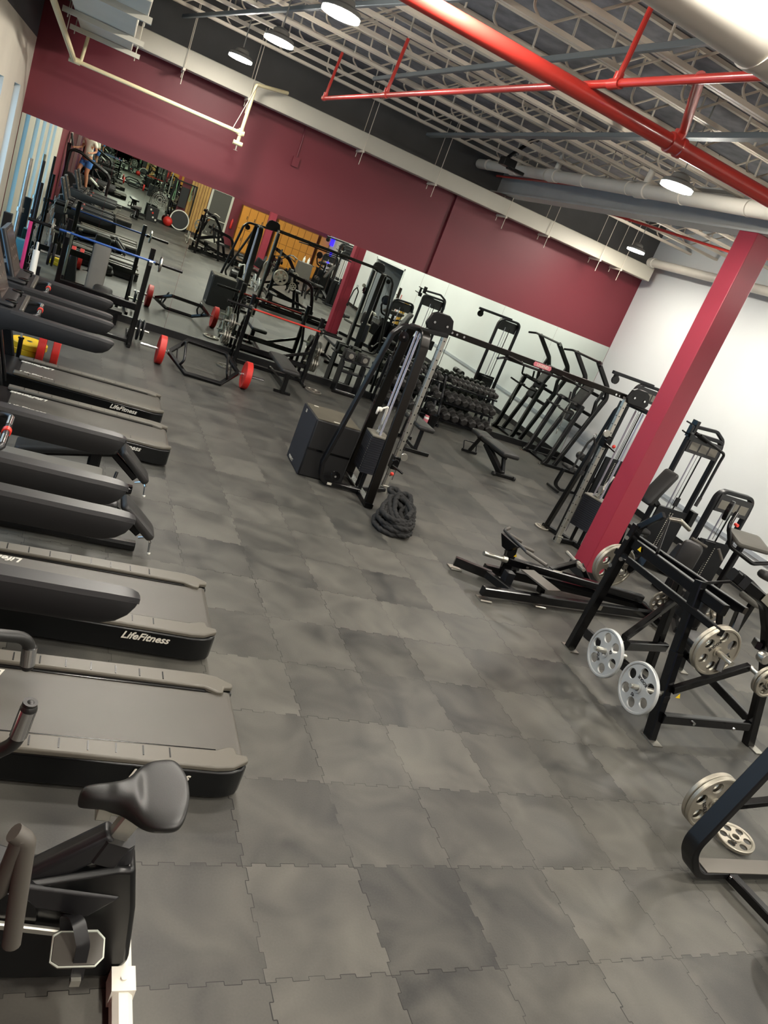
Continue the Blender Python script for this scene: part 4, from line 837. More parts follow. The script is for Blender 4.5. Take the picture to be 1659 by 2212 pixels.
solo('battle_rope',ropetube(rp_,.029),'rope','thick black battle rope coiled in a heap at the foot of the near cable tower','rope',loc=(2.66,5.52,0),ang=80)
# ================================================================ T-BAR ROW MACHINE
tb=thing('tbar_row','low black T-bar row machine with two grey foot plates in front of the red column','row machine',(4.4,4.55,0),world=True)
def bm_(pts,w=.075,h=.10): return MB().bar(pts,w,h,(0,0,1) ,c=.01) if 0 else MB().beam(pts[0],pts[1],w,h)
part('base_rail',MB().beam((3.22,4.16,.09),(5.95,4.50,.09),.075,.10),'black_gloss',tb)
part('base_rail',MB().beam((3.55,4.78,.09),(5.95,4.72,.09),.075,.10),'black_gloss',tb)
part('front_rail',MB().beam((3.16,4.80,.09),(3.55,4.62,.09),.075,.10),'black_gloss',tb)
part('diagonal_rail',MB().beam((3.50,4.66,.09),(3.66,4.24,.09),.075,.09),'black_gloss',tb)
part('rear_link',MB().beam((5.9,4.30,.09),(5.9,5.0,.09),.08,.10),'black_gloss',tb)
for x,y in ((3.26,4.14),(3.19,4.80),(4.05,4.27),(5.9,4.28),(5.9,5.0)): part('foot_pad',MB().b2(x-.07,x+.07,y-.06,y+.06,0,.014).tube([(x-.07,y-.06,.012),(x+.07,y-.06,.012)],.012,8),'steel_dull',tb)
part('lever_arm',MB().beam((3.70,4.72,.27),(5.75,4.62,.22),.08,.09),'black_gloss',tb)
part('lever_arm_lower',MB().beam((4.3,4.70,.16),(5.75,4.66,.14),.05,.05),'black_gloss',tb)
part('mast',MB().beam((3.80,4.74,.10),(3.74,4.75,.50),.07,.12).prism([(-.05,0),(.05,0),(.17,.12),(-.15,.12)],.06,o=(3.70,4.73,.40),u=(.15,-1,0),v=(0,0,1)),'black_gloss',tb)
part('stop_block',MB().b2(3.62,3.72,4.42,4.52,.10,.24),'graphite',tb)
part('handle_bar',MB().tube([(3.84,5.08,.53),(3.70,4.95,.53),(3.72,4.62,.53),(3.74,4.46,.52),(3.90,4.24,.50)],.017,12,.05),'arm_plastic',tb)
part('grip',MB().tube([(3.72,4.86,.53),(3.88,4.80,.50)],.018,12),'bike_grey',tb); part('grip',MB().tube([(3.74,4.62,.52),(3.92,4.58,.50)],.018,12),'bike_grey',tb); part('grip',MB().tube([(3.74,4.46,.52),(3.90,4.24,.50)],.021,12),'bike_grey',tb); part('grip',MB().tube([(3.74,4.99,.53),(3.84,5.08,.53)],.020,12),'bike_grey',tb)
part('plate_peg',MB().cyl((3.70,4.70,.28),(3.40,4.69,.30),.026).cyl((3.72,4.70,.28),(3.66,4.70,.285),.038),'chrome_satin',tb)
def fplate(c,a,sx,sy,z): 
    return MB().box(c[0],c[1],z,sx,sy,.018,rot=(0,0,a))
part('foot_plate',fplate((4.02,4.37),.28,.22,.44,.26),'grey_foot',tb,label='grey foot plate nearer the camera')
part('foot_plate',fplate((4.02,4.87),.28,.17,.40,.26),'grey_foot',tb,label='grey foot plate nearer the column')
part('plate_bracket',MB().bar([(4.13,4.42,.10),(4.10,4.44,.25)],.06,.08,(1,0,0)).bar([(4.04,4.9,.10),(4.04,4.95,.25)],.06,.08,(1,0,0)),'black_gloss',tb)
part('arm_riser',MB().beam((4.36,4.72,.27),(4.84,4.90,.38),.06,.07),'black_gloss',tb)
part('plate_peg',MB().cyl((4.84,5.17,.38),(4.79,4.69,.38),.022).cyl((4.80,4.80,.38),(4.81,4.87,.38),.035),'chrome_satin',tb)
part('arm_brace',MB().beam((4.86,4.86,.38),(5.1,4.70,.12),.06,.06),'black_gloss',tb)
part('caution_mark',MB().prism([(-.02,0),(.02,0),(0,.035)],.002,o=(3.81,4.70,.34),u=(1,0,0),v=(0,0,1)),'sticker_yellow',tb)
part('rating_plate',MB().box(4.92,4.335,.10,.13,.004,.06,rot=(0,0,.124)),'sticker_grey',tb)
part('white_sticker',MB().box(4.42,4.66,.285,.13,.004,.045),'sticker_white',tb)
# ================================================================ PLATE LOADED ROW MACHINE (right foreground)
pm=thing('plate_loaded_machine','tall black plate-loaded machine carrying silver six-hole plates, right of the floor aisle','plate loaded machine',(4.6,2.8,0),world=True)
def B(nm,p,q,w=.08,h=.08,m='black_gloss'): return part(nm,MB().beam(p,q,w,h),m,pm)
B('front_leg',(3.96,3.42,0),(3.96,3.36,1.45),.075,.10); B('front_leg_top',(3.96,3.36,1.42),(4.0,3.18,1.66),.05,.06)
B('near_leg',(3.96,2.06,0),(3.96,2.26,.76),.085,.10); B('near_post',(3.98,2.28,.72),(3.98,2.42,1.38),.08,.09)
part('arched_frame',MB().bar([(5.30,2.16,0),(5.0,2.18,.75),(4.72,2.2,1.20),(4.52,2.2,1.42),(4.0,2.2,1.58)],.085,.10,(0,1,0),.30,fn=10,c=.012),'black_gloss',pm)
part('arched_frame',MB().bar([(5.45,3.4,0),(5.30,3.4,.6),(5.15,3.4,1.0),(4.2,3.35,1.12)],.085,.10,(0,1,0),.25,fn=8,c=.012),'black_gloss',pm)
B('low_cross_bar',(3.97,2.06,.22),(5.24,2.17,.20),.06,.09); B('brace',(3.98,2.12,.47),(4.72,2.16,.80),.055,.07)
B('upper_beam',(3.98,3.42,1.27),(4.02,2.10,1.29),.07,.10); B('lower_beam',(3.94,3.44,1.12),(3.97,1.98,1.14),.05,.06)
B('side_beam',(4.06,3.40,1.30),(4.30,2.15,1.30),.06,.08)
B('storage_rail',(3.96,3.30,.26),(3.96,2.1,.36),.06,.09); B('mid_brace',(3.97,2.86,.50),(4.80,3.25,.92),.06,.07); B('mid_bar',(3.97,2.80,.46),(4.95,3.25,.30),.06,.09)
B('mid_post',(4.90,3.25,.0),(4.60,3.20,1.12),.08,.09); B('rear_link',(5.45,3.4,.2),(5.28,2.2,.2),.06,.08); B('swing_arm',(4.25,2.15,1.28),(4.15,1.98,.80),.06,.09); B('swing_arm',(4.35,3.4,1.25),(4.3,3.55,.92),.06,.08); B('link_bar',(4.45,2.5,1.15),(4.7,2.4,.55),.05,.05)
B('roller_link',(4.75,2.2,1.0),(4.95,2.4,.95),.05,.07)
part('bearing',MB().lathe([(.05,-.04),(.055,-.03),(.055,.03),(.05,.04),(.02,.045)],(4.80,2.14,.93),(0,-1,0),24),'chrome_satin',pm)
part('seat_pad',MB().pad(4.85,2.85,.62,.34,.38,.08,r=.03),'vinyl',pm); part('chest_pad',MB().pad(4.55,2.85,1.0,.10,.30,.40,r=.04),'vinyl',pm)
part('handle_rod',MB().tube([(4.02,3.05,1.33),(4.25,3.35,1.62)],.014,10),'black_satin',pm); part('handle_rod',MB().tube([(3.99,2.42,1.36),(4.42,2.35,1.52),(4.7,2.3,1.40)],.014,10,.05),'black_satin',pm)
part('joint_cap',MB().cyl((4.22,3.33,1.60),(4.34,3.3,1.62),.02).cyl((4.34,3.3,1.62),(4.5,3.3,1.56),.022),'steel_dull',pm)
for p in ((3.92,3.37,1.30),(3.92,3.40,.98),(3.91,3.3,1.1)): part('bolt',MB().cyl(p,(p[0]-.02,p[1]-.01,p[2]),.02,seg=12),'chrome',pm)
for x in (4.35,4.85): part('bolt',MB().cyl((x,2.06,.21),(x,2.045,.21),.016,seg=12),'chrome',pm)
part('name_plate',MB().box(4.50,2.145,1.44,.20,.004,.08,rot=(0,.35,0)),'sticker_grey',pm); part('frame_cap',MB().box(4.13,2.2,1.55,.10,.09,.105,rot=(0,.30,0)),'graphite',pm)
part('caution_mark',MB().prism([(-.025,0),(.025,0),(0,.045)],.002,o=(3.938,3.18,1.26),u=(0,-1,0),v=(0,0,1)),'sticker_yellow',pm); part('caution_mark',MB().prism([(-.025,0),(.025,0),(0,.045)],.002,o=(4.0,2.05,.44),u=(1,0,0),v=(0,0,1)),'sticker_yellow',pm)
for x,y,a in ((3.96,3.42,0),(3.96,2.04,0),(5.32,2.12,0),(5.47,3.4,0)): part('foot_pad',MB().b2(x-.055,x+.055,y-.10,y+.08,0,.012),'steel_dull',pm)
for y in (2.71,2.16): part('storage_peg',MB().cyl((3.94,y,.39),(3.58,y,.42),.024).cyl((3.60,y,.42),(3.56,y,.423),.018),'chrome_satin',pm)
part('load_peg',MB().cyl((4.06,2.2,.965),(4.06,1.82,.965),.024),'chrome_satin',pm); part('load_peg',MB().cyl((4.12,3.7,.92),(4.12,3.42,.92),.024),'chrome_satin',pm); part('load_peg',MB().cyl((4.74,2.16,.80),(4.74,1.86,.80),.024),'chrome_satin',pm)
g='silver six-hole plates on the plate-loaded machine'
plate('45l',(3.70,2.71,.39),(.9,0,0),'light silver 45 pound plate on the far low storage peg of the plate-loaded machine',g)
plate('45l',(3.66,2.16,.41),(3.3,0,0),'light silver 45 pound plate lowest on the near storage peg, closest to the floor',g)
def RYr(a): 
    e=(Matrix.Rotation(PI/2,3,'Z')@Matrix.Rotation(a,3,'X')).to_euler(); return tuple(e)
for k in range(2): plate('45',(4.06,2.0+.04*k,.965),RYr(2.2),['front silver 45 plate of the thick pair on the near swing arm','rear silver 45 plate of the thick pair on the near swing arm'][k],g)
for k in range(2): plate('45',(4.12,3.56+.04*k,.92),RYr(4.2),['front silver 45 plate of the pair in front of the red column','rear silver 45 plate of the pair in front of the red column'][k],g)
plate('25',(4.74,1.93,.80),RYr(.4),'small silver 25 plate at the right edge of the plate-loaded machine, in front',g); plate('25',(4.74,1.97,.80),RYr(1.4),'small silver 25 plate at the right edge of the plate-loaded machine, behind',g)
plate('10',(4.62,3.30,.76),RYr(.4),'small silver plate behind the lower beam in the middle of the plate-loaded machine',g)
plate('25',(4.72,2.75,1.0),RYr(.7),'silver plate half hidden behind the arched frame of the plate-loaded machine',g)
# ================================================================ NEAR RIGHT MACHINE (cropped by the photo edge)
nm_=thing('curved_frame_machine','black machine with a curved flat tube frame cut off by the right photo edge','plate loaded machine',(3.5,.6,0),world=True)
part('curved_frame',MB().bar([(4.25,.62,.07),(3.10,.58,.07),(2.98,.60,.25),(3.52,.62,1.9)],.12,.055,(0,1,0),.16,fn=12,c=.008),'black_satin',nm_)
part('base_cover',MB().b2(3.18,4.3,.53,.65,.098,.104),'grey_foot',nm_,label='grey top face of the base tube')
part('cross_tube',MB().beam((3.42,.56,.07),(3.52,-.15,.07),.07,.06),'black_gloss',nm_)
part('roller_foot',MB().cyl((3.28,-.08,.16),(3.5,-.08,.16),.16,seg=28),'black_satin',nm_)
part('rear_post',MB().beam((4.2,.62,.1),(4.2,1.2,.9),.08,.08),'black_gloss',nm_)
part('bolt',MB().cyl((3.40,.52,.08),(3.40,.505,.08),.015,seg=12),'chrome',nm_)
part('load_peg',MB().cyl((3.56,.94,.27),(3.56,1.16,.27),.024),'chrome_satin',nm_); part('peg_arm',MB().beam((3.56,.96,.27),(4.2,.95,.4),.06,.05),'black_gloss',nm_)
for k in range(2): plate('45',(3.56,1.0+.04*k,.27),RYr(.9),['front silver 45 plate behind the curved black frame at the right edge','rear silver 45 plate behind the curved black frame at the right edge'][k],'silver plates behind the curved frame')
plate('25',(3.84,.90,.05),(0,1.42,.3),'silver plate leaning near the floor under the curved black frame','silver plates behind the curved frame')
# ================================================================ SELECTORISED MACHINES ALONG THE WHITE WALL
def tower(t,x0,x1,y,h,sh,rd=.18):
    part('tower_frame',MB().bar([(x0,y,.04),(x0,y,h-.02),(x1-.02,y,h),(x1,y,h-.22),(x1,y,.04)],.09,.055,(0,1,0),rd,fn=8,c=.01),'graphite',t)
    part('tower_base',MB().b2(x0-.05,x1+.05,y-.22,y+.22,0,.06),'graphite',t,bevel=.01)
    pl_=part('placard',MB().b2(x0+.02,x1-.03,y-.055,y-.04,h-.30,h-.05),'arm_plastic',t)
    ic=MB()
    for k in range(3): ic.b2(x0+.06+k*(x1-x0-.1)/3,x0+.03+(k+1)*(x1-x0-.1)/3,y-.059,y-.055,h-.25,h-.13)
    part('placard_picture',ic,'sticker_grey',pl_)
    for d in (-.07,.07): part('guide_rod',MB().cyl(((x0+x1)/2+d,y,.06),((x0+x1)/2+d,y,h-.2),.011,seg=8),'rod_white' if d<0 else 'black_satin',t)
    st=MB(); n=int((sh-.12)/.032); 
    for k in range(n): st.b2((x0+x1)/2-.15,(x0+x1)/2+.15,y-.06,y+.10,.10+k*.032,.129+k*.032)
    part('weight_stack',st,'black_satin',t)
    sd_=part('stack_shroud',MB().b2(x0+.04,x1-.04,y-.085,y-.07,.06,sh),'graphite',t)
    nn_=MB()
    for k in range(n-2):
        for d in (-.02,.03): nn_.b2((x0+x1)/2+d-.008,(x0+x1)/2+d+.008,y-.088,y-.0855,.14+k*.032,.155+k*.032)
    part('weight_numbers',nn_,'sticker_white',sd_)
    part('stack_cable',MB().cyl(((x0+x1)/2,y,sh),((x0+x1)/2,y,h-.1),.004,seg=6),'black_rubber',t)
lp=thing('lat_pulldown','black lat pulldown machine with long top boom in the corner behind the far cable tower','lat pulldown machine',(8.3,9.6,0),world=True)
tower(lp,8.30,8.90,9.65,2.38,.90)
part('boom',MB().bar([(8.62,9.63,2.40),(7.66,9.63,2.385)],.07,.06,(0,1,0),c=.01),'graphite',lp)
part('boom_pulley',MB().lathe([(.075,-.02),(.06,0),(.075,.02)],(7.75,9.6,2.27),(0,1,0),24).b2(7.71,7.79,9.60,9.65,2.26,2.38),'black_gloss',lp)
part('seat_pad',MB().pad(7.66,9.50,.50,.36,.26,.075,r=.03,rot=(0,.12,0)),'vinyl',lp)
part('seat_frame',MB().bar([(7.50,9.5,.45),(7.46,9.5,.12),(7.60,9.5,.05),(8.35,9.6,.05)],.06,.05,(0,1,0),.12,fn=7),'black_satin',lp); part('knee_post',MB().bar([(8.0,9.5,.05),(7.98,9.5,.72)],.06,.05,(0,1,0)),'black_satin',lp)
part('knee_roller',MB().cyl((7.86,9.28,.74),(7.86,9.46,.74),.07),'vinyl',lp); part('knee_roller',MB().cyl((7.86,9.56,.74),(7.86,9.74,.74),.07),'vinyl',lp); part('roller_axle',MB().cyl((7.86,9.26,.74),(7.86,9.76,.74),.015),'chrome',lp)
part('foot_bar',MB().cyl((7.46,9.3,.04),(7.46,9.7,.04),.025),'black_satin',lp)
sm=thing('shoulder_press_machine','tall black weight stack machine with upright back pad right behind the red column','weight machine',(7.6,6.8,0),world=True)
tower(sm,7.32,8.0,6.85,2.12,.92,.10)
part('top_loop',MB().bar([(7.28,6.85,2.20),(7.78,6.85,2.24),(7.98,6.85,2.14),(8.02,6.85,1.9)],.06,.05,(0,1,0),.12,fn=8,c=.01),'graphite',sm)
part('cam_head',MB().b2(7.27,7.33,6.76,6.88,2.12,2.30).b2(7.18,7.22,6.72,6.80,2.04,2.22).b2(7.20,7.30,6.70,6.74,2.0,2.1).cyl((7.10,6.8,2.24),(7.26,6.8,2.22),.012).cyl((7.06,6.75,2.10),(7.26,6.78,2.06),.012).cyl((7.36,6.8,2.12),(7.60,6.75,2.06),.03),'black_gloss',sm,bevel=.006)
part('lever_arm',MB().tube([(7.40,6.72,2.12),(7.98,6.70,1.98),(7.97,6.70,1.84),(7.93,6.66,1.25)],.022,10,.05),'black_satin',sm); part('arm_grip',MB().cyl((7.93,6.66,1.25),(7.90,6.64,1.10),.028),'arm_plastic',sm)
part('back_pad',MB().pad(7.12,6.70,1.20,.62,.30,.08,rot=(0,math.radians(-68),0),r=.03),'vinyl',sm)
part('pad_bracket',MB().beam((7.18,6.75,1.0),(7.40,6.83,.9),.06,.08),'black_satin',sm); part('seat_pad',MB().pad(6.95,6.55,.55,.34,.36,.08,r=.03),'vinyl',sm); part('seat_post',MB().bar([(7.0,6.6,.0),(7.0,6.6,.52)],.08,.08,c=.01),'black_satin',sm)
part('curved_base',MB().bar([(6.6,6.3,.05),(6.75,6.35,.35),(7.1,6.5,.5),(7.4,6.7,.2)],.07,.09,(0,1,0),.15,fn=7),'black_gloss',sm)
part('warning_tag',MB().b2(7.60,7.68,6.75,6.77,.98,1.12),'graphite',sm); part('side_box',MB().b2(8.03,8.13,6.72,6.90,.72,.98),'black_satin',sm,bevel=.005)
cm=thing('biceps_curl_machine','black biceps curl machine with wide grey arm pad by the white wall','weight machine',(7.5,5.4,0),world=True)
tower(cm,7.02,7.68,5.55,1.66,.95,.14)
part('arm_pad',MB().pad(7.36,5.02,1.20,.62,.34,.075,rot=(.30,.0,0),r=.03),'grey_pad',cm,label='wide grey arm pad')
part('pad_post',MB().bar([(7.36,5.1,.05),(7.36,5.08,1.15)],.07,.08,(1,0,0),c=.01),'black_satin',cm)
part('lever_frame',MB().tube([(7.0,5.1,1.50),(6.90,5.02,1.32),(7.02,4.95,1.08),(7.45,4.86,.96),(7.80,4.84,1.06),(8.0,4.86,1.42)],.028,12,.12,fn=7),'black_gloss',cm)
part('cam_disc',MB().lathe([(.13,-.03),(.14,-.02),(.14,.02),(.13,.03),(.03,.04)],(6.94,5.18,1.48),(.6,-.8,0),32),'black_gloss',cm)
part('red_pin',MB().cyl((7.02,5.05,1.36),(7.02,5.0,1.36),.022),'red_knob',cm)
part('grip',MB().cyl((6.62,5.2,.98),(6.88,5.15,.93),.02),'bike_grey',cm); part('grip',MB().cyl((6.98,5.05,.98),(7.06,4.98,.86),.02),'bike_grey',cm)
part('seat_pad',MB().pad(7.75,4.75,.50,.36,.36,.09,r=.035),'grey_pad',cm); part('seat_post',MB().bar([(7.75,4.8,0),(7.75,4.78,.47)],.08,.08,c=.01),'black_satin',cm)
part('side_panel',MB().prism([(-.10,.12),(.10,.12),(.16,.98),(-.02,.98)],.03,o=(6.98,5.30,0),u=(1,0,0),v=(0,0,1)),'graphite',cm)
part('thigh_pad',MB().pad(8.02,5.0,.80,.34,.16,.12,rot=(0,.15,0),r=.04),'vinyl',cm)
lc=thing('leg_curl_machine','low black machine with an upright rounded grey pad and long seat behind the plate-loaded machine','weight machine',(6.5,5.2,0),world=True)
part('upright_pad',MB().pad(6.55,5.05,.78,.40,.27,.12,rot=Euler((0,PI/2,.80)),r=.05),'vinyl',lc)
part('seat_pad',MB().pad(6.40,4.60,.48,.28,.66,.08,rot=(0,0,-.35),r=.03),'grey_pad',lc); part('pad_post',MB().bar([(6.6,5.1,.1),(6.6,5.1,.7)],.07,.07,c=.01),'black_satin',lc)
part('side_frame',MB().bar([(6.2,4.3,.04),(6.9,5.3,.04)],.08,.08,(0,0,1),c=.01),'black_gloss',lc); part('seat_post',MB().bar([(6.42,4.62,.05),(6.42,4.62,.44)],.08,.08,c=.01),'black_satin',lc)
part('leg_roller',MB().cyl((6.15,4.25,.55),(6.35,4.15,.55),.07),'vinyl',lc); part('curved_arm',MB().bar([(6.9,5.3,.05),(6.95,5.35,.75),(7.0,5.3,.92)],.06,.08,(0,1,0),.1),'black_satin',lc)
part('shroud',MB().box(6.78,5.38,.62,.26,.14,.34,rot=(0,.25,0)),'graphite',lc,bevel=.03)
# ================================================================ KNEE RAISE TOWER
vk=thing('knee_raise_tower','black vertical knee raise tower with padded back in the corner by the mirror','power tower',(8.6,11.8,0),world=True)
for y in (11.35,12.22):
    part('front_leg',MB().bar([(8.33,y,0),(8.40,y,.12),(8.62,y-.02,1.42)],.075,.095,(0,1,0),c=.01),'black_satin',vk)
    part('rear_upright',MB().bar([(8.62,y,.06),(8.98,y,1.35),(9.10,y,1.75),(8.98,y,1.98),(8.52,y,2.38)],.07,.09,(0,1,0),.18,fn=7,c=.01),'black_satin',vk)
    part('hoop',MB().bar([(8.96,y,1.32),(8.90,y,1.60),(8.98,y,1.94)],.05,.06,(0,1,0),.1),'black_satin',vk)
    part('base_rail',MB().bar([(8.30,y,.03),(9.25,y,.03)],.085,.07,(0,1,0),c=.01),'black_satin',vk)
    yy=y+(.18 if y<11.8 else -.18)
    part('arm_handle',MB().tube([(8.62,yy,1.42),(8.45,yy,1.42),(8.38,yy,1.42),(8.34,yy,1.62)],.022,10,.04),'black_rubber',vk); part('arm_rest',MB().pad(8.66,yy,1.40,.30,.10,.05,r=.02),'vinyl',vk)
    part('dip_handle',MB().tube([(8.58,yy,1.20),(8.40,yy-.05,1.20),(8.18,yy-.05,1.25)],.022,10,.04),'black_rubber',vk)
part('pull_up_bar',MB().tube([(8.38,11.05,2.33),(8.50,11.2,2.38),(8.50,12.35,2.38),(8.38,12.5,2.33)],.024,10,.05),'black_satin',vk)
part('back_pad',MB().pad(8.82,11.79,1.55,.60,.30,.09,rot=(0,math.radians(-72),0),r=.025),'vinyl',vk); part('elbow_bar',MB().bar([(8.62,11.35,1.40),(8.62,12.22,1.40)],.065,.08,(1,0,0)),'black_satin',vk)
part('hip_pad',MB().pad(8.68,11.79,1.12,.24,.30,.09,rot=(0,math.radians(-75),0),r=.025),'vinyl',vk)
for z,x in ((1.0,8.86),(1.3,8.95),(1.72,9.06)): part('cross_bar',MB().bar([(x,11.35,z),(x,12.22,z)],.06,.065,(1,0,0)),'black_satin',vk)
part('step_plate',MB().b2(8.45,8.8,11.4,12.18,.03,.05),'black_satin',vk)
for s_x,s_y in ((8.33,11.35),(8.33,12.22)): part('foot_pad',MB().b2(s_x-.08,s_x+.04,s_y-.05,s_y+.05,0,.01),'steel_dull',vk)
cb_=MB()
for k in range(18): cb_.tube([(8.42+.012*math.cos(a)*(k%2),11.5+.012*math.cos(a)*(1-k%2),1.40-k*.04+.024*math.sin(a)) for a in [2*PI*q/8 for q in range(8)]],.004,5,closed=True)
solo('dip_belt_chain',cb_,'steel_dull','steel chain hanging from the knee raise tower handle','chain',loc=(8.42,11.5,.8))
# ================================================================ REAR OF THE GYM (seen in the mirrors)
# stair climber and the person on it
sc_=thing('stair_climber','black stair climber machine by the windows, seen in the mirror under the standing person','stair climber',(-1.9,-3.6,0),world=True)
part('base_housing',MB().prism([(-2.45,0),(-1.0,0),(-1.0,.2),(-1.35,.45),(-1.65,.75),(-2.2,1.2),(-2.45,1.2)],.62,o=(0,-3.29,0),u=(1,0,0),v=(0,0,1)),'graphite',sc_,bevel=.02)
for k in range(4): part('stair_step',MB().b2(-1.32-k*.24,-1.06-k*.24,-3.86,-3.34,.22+k*.22,.26+k*.22),'black_rubber',sc_)
for y in (-3.95,-3.25): part('side_rail',MB().tube([(-2.45,y,1.0),(-2.42,y,1.95),(-2.1,y,1.95),(-1.15,y,1.60),(-1.02,y,1.45),(-1.02,y,.25)],.045,12,.15),'black_satin',sc_)
part('console_mast',MB().bar([(-2.42,-3.6,1.1),(-2.5,-3.6,2.1)],.2,.12,(0,1,0),c=.02),'graphite',sc_); part('console',MB().bar([(-2.38,-3.6,2.05),(-2.5,-3.6,2.42)],.5,.06,(0,1,0),c=.01),'arm_plastic',sc_)
part('wall_disc',MB().lathe([(.001,0),(.28,.0),(.30,.04),(.001,.08)],(-2.55,-4.4,2.35),(1,0,0),32),'pipe_white',None)
o=bpy.context.scene.collection.objects[-1]; o.name='wall_fan'; o['label']='grey round fan housing high on the side wall, seen at the top of the mirror'; o['category']='fan'
def skin(name,chain,m,parent,sub=2):
    # chain: list of (verts,[edges]) with radii
    vs,es=chain; me=bpy.data.meshes.new(name); me.from_pydata([v[:3] for v in vs],es,[]); me.materials.append(M[m])
    o=bpy.data.objects.new(name,me); COL.objects.link(o)
    md=o.modifiers.new('skin','SKIN'); md.use_smooth_shade=True
    for i,v in enumerate(vs):
        sv=me.skin_vertices[0].data[i]; r=v[3]; sv.radius=(r,v[4] if len(v)>4 else r); sv.use_root=(i==0)
    sb=o.modifiers.new('sub','SUBSURF'); sb.levels=1; sb.render_levels=sub
    bpy.context.view_layer.update(); nm=bpy.data.meshes.new_from_object(o.evaluated_get(bpy.context.evaluated_depsgraph_get())); bpy.data.objects.remove(o)
    for p in nm.polygons: p.use_smooth=True
    nm.materials.clear(); nm.materials.append(M[m]); q=bpy.data.objects.new(name,nm); COL.objects.link(q)
    if parent:
        off=ROOTW.get(root_of(parent).name)
        if off: nm.transform(Matrix.Translation(-V(off)))
        q.parent=parent
    return q
px0,py0=-1.85,-3.6
pe=thing('person','person in pale t-shirt and blue shorts standing on the stair climber, seen in the mirror','person',(px0,py0,.92),world=True)
b0=[(px0,py0,1.80,.14,.11),(px0-.02,py0,1.98,.13,.10),(px0-.05,py0,2.2,.16,.11),(px0-.06,py0,2.36,.13,.10),(px0-.08,py0,2.44,.055),(px0-.10,py0,2.53,.085,.095),(px0-.10,py0,2.62,.085,.10),
 (px0+.02,py0-.10,1.72,.105),(px0-.17,py0-.10,1.42,.066),(px0-.12,py0-.10,1.22,.056),(px0-.06,py0-.10,1.0,.04),(px0-.19,py0-.10,.955,.035),
 (px0+.02,py0+.10,1.72,.105),(px0-.04,py0+.10,1.34,.066),(px0+.04,py0+.10,1.14,.056),(px0+.10,py0+.10,.80,.04),(px0-.03,py0+.10,.745,.035),
 (px0-.05,py0-.19,2.34,.055),(px0-.02,py0-.26,2.08,.042),(px0-.24,py0-.28,2.0,.032),(px0-.34,py0-.28,2.0,.03),
 (px0-.05,py0+.19,2.34,.055),(px0-.02,py0+.26,2.08,.042),(px0-.24,py0+.28,2.0,.032),(px0-.34,py0+.28,2.0,.03)]
for sy in (-1,1):
    for f in range(5):
        b0.append((px0-.40-.02*(2-abs(f-2)),py0+sy*(.28)+(f-2)*.017,1.99-.01*abs(f-2),.009)); b0.append((px0-.43,py0+sy*.28+(f-2)*.018,1.955,.008))
e0=[(0,1),(1,2),(2,3),(3,4),(4,5),(5,6),(0,7),(7,8),(8,9),(9,10),(10,11),(0,12),(12,13),(13,14),(14,15),(15,16),(3,17),(17,18),(18,19),(19,20),(3,21),(21,22),(22,23),(23,24)]
for hnd,st in ((20,25),(24,35)):
    for f in range(5): e0+=[(hnd,st+2*f),(st+2*f,st+2*f+1)]
body=skin('body',(b0,e0),'skin',pe)
fc=MB().ell((px0-.215,py0,2.565),(.018,.014,.022)); part('nose',fc,'skin',pe)
for sy in (-1,1): part('eye',MB().ell((px0-.185,py0+sy*.032,2.60),(.008,.012,.007)),'white_plastic',pe); part('ear',MB().ell((px0-.10,py0+sy*.092,2.57),(.02,.01,.03)),'skin',pe)
part('mouth',MB().ell((px0-.195,py0,2.52),(.006,.022,.006)),'pink_label',pe)
pe.rotation_euler=(0,0,math.radians(-55)); pe.scale=(1.08,1.08,1.05)
part('hair',MB().ell((px0-.085,py0,2.635),(.105,.10,.085)),'hair',pe)
skin('shirt',([(px0,py0,1.80,.185,.16),(px0-.02,py0,2.0,.155,.125),(px0-.05,py0,2.22,.18,.13),(px0-.06,py0,2.37,.14,.11),(px0-.05,py0-.20,2.33,.075),(px0-.03,py0-.25,2.18,.065),(px0-.05,py0+.20,2.33,.075),(px0-.03,py0+.25,2.18,.065)],[(0,1),(1,2),(2,3),(3,4),(4,5),(3,6),(6,7)]),'shirt',pe)
skin('shorts',([(px0,py0,1.84,.165,.14),(px0+.02,py0-.10,1.72,.125),(px0-.11,py0-.10,1.50,.10),(px0+.02,py0+.10,1.72,.125),(px0-.02,py0+.10,1.46,.10)],[(0,1),(1,2),(0,3),(3,4)]),'shorts',pe)
for sy,dx,z in ((-1,-.12,.955),(1,.04,.745)): part('shoe',MB().pad(px0+dx,py0+sy*.10,z-.01,.28,.10,.09,r=.035),'shoe_red',pe,label='red and black running shoe')
# machines reused at the rear
r=dup(tm,(0,0,0),None,'rear treadmill with black arms by the windows, seen only in the mirror','rear treadmills seen in the mirror'); r.location=(.03,-4.9,0)
r=dup(tm,(0,0,0),None,'rear treadmill farthest from the mirror wall, seen only in the mirror','rear treadmills seen in the mirror'); r.location=(.03,-6.2,0)
def rear(src,dx,dy,lab):
    r=dup(src,src.location+V((dx,dy,0)),None,lab,None); return r
rear(b2,-5.75,-19.9,'adjustable bench near the floor fan at the rear, seen in the mirror')
rear(sm,.2,-9.6,'rear shoulder press machine before the lockers, seen in the mirror'); rear(cm,.9,-12.2,'rear curl machine near the side doorway, seen in the mirror')
rear(lp,-.6,-13.6,'rear pulldown machine by the side doorway, seen in the mirror'); rear(lc,-2.2,-8.0,'rear leg machine with grey pads behind the aisle, seen in the mirror')
rear(pm,-1.5,-7.6,'rear plate-loaded machine standing behind the aisle left of the red column, seen in the mirror')
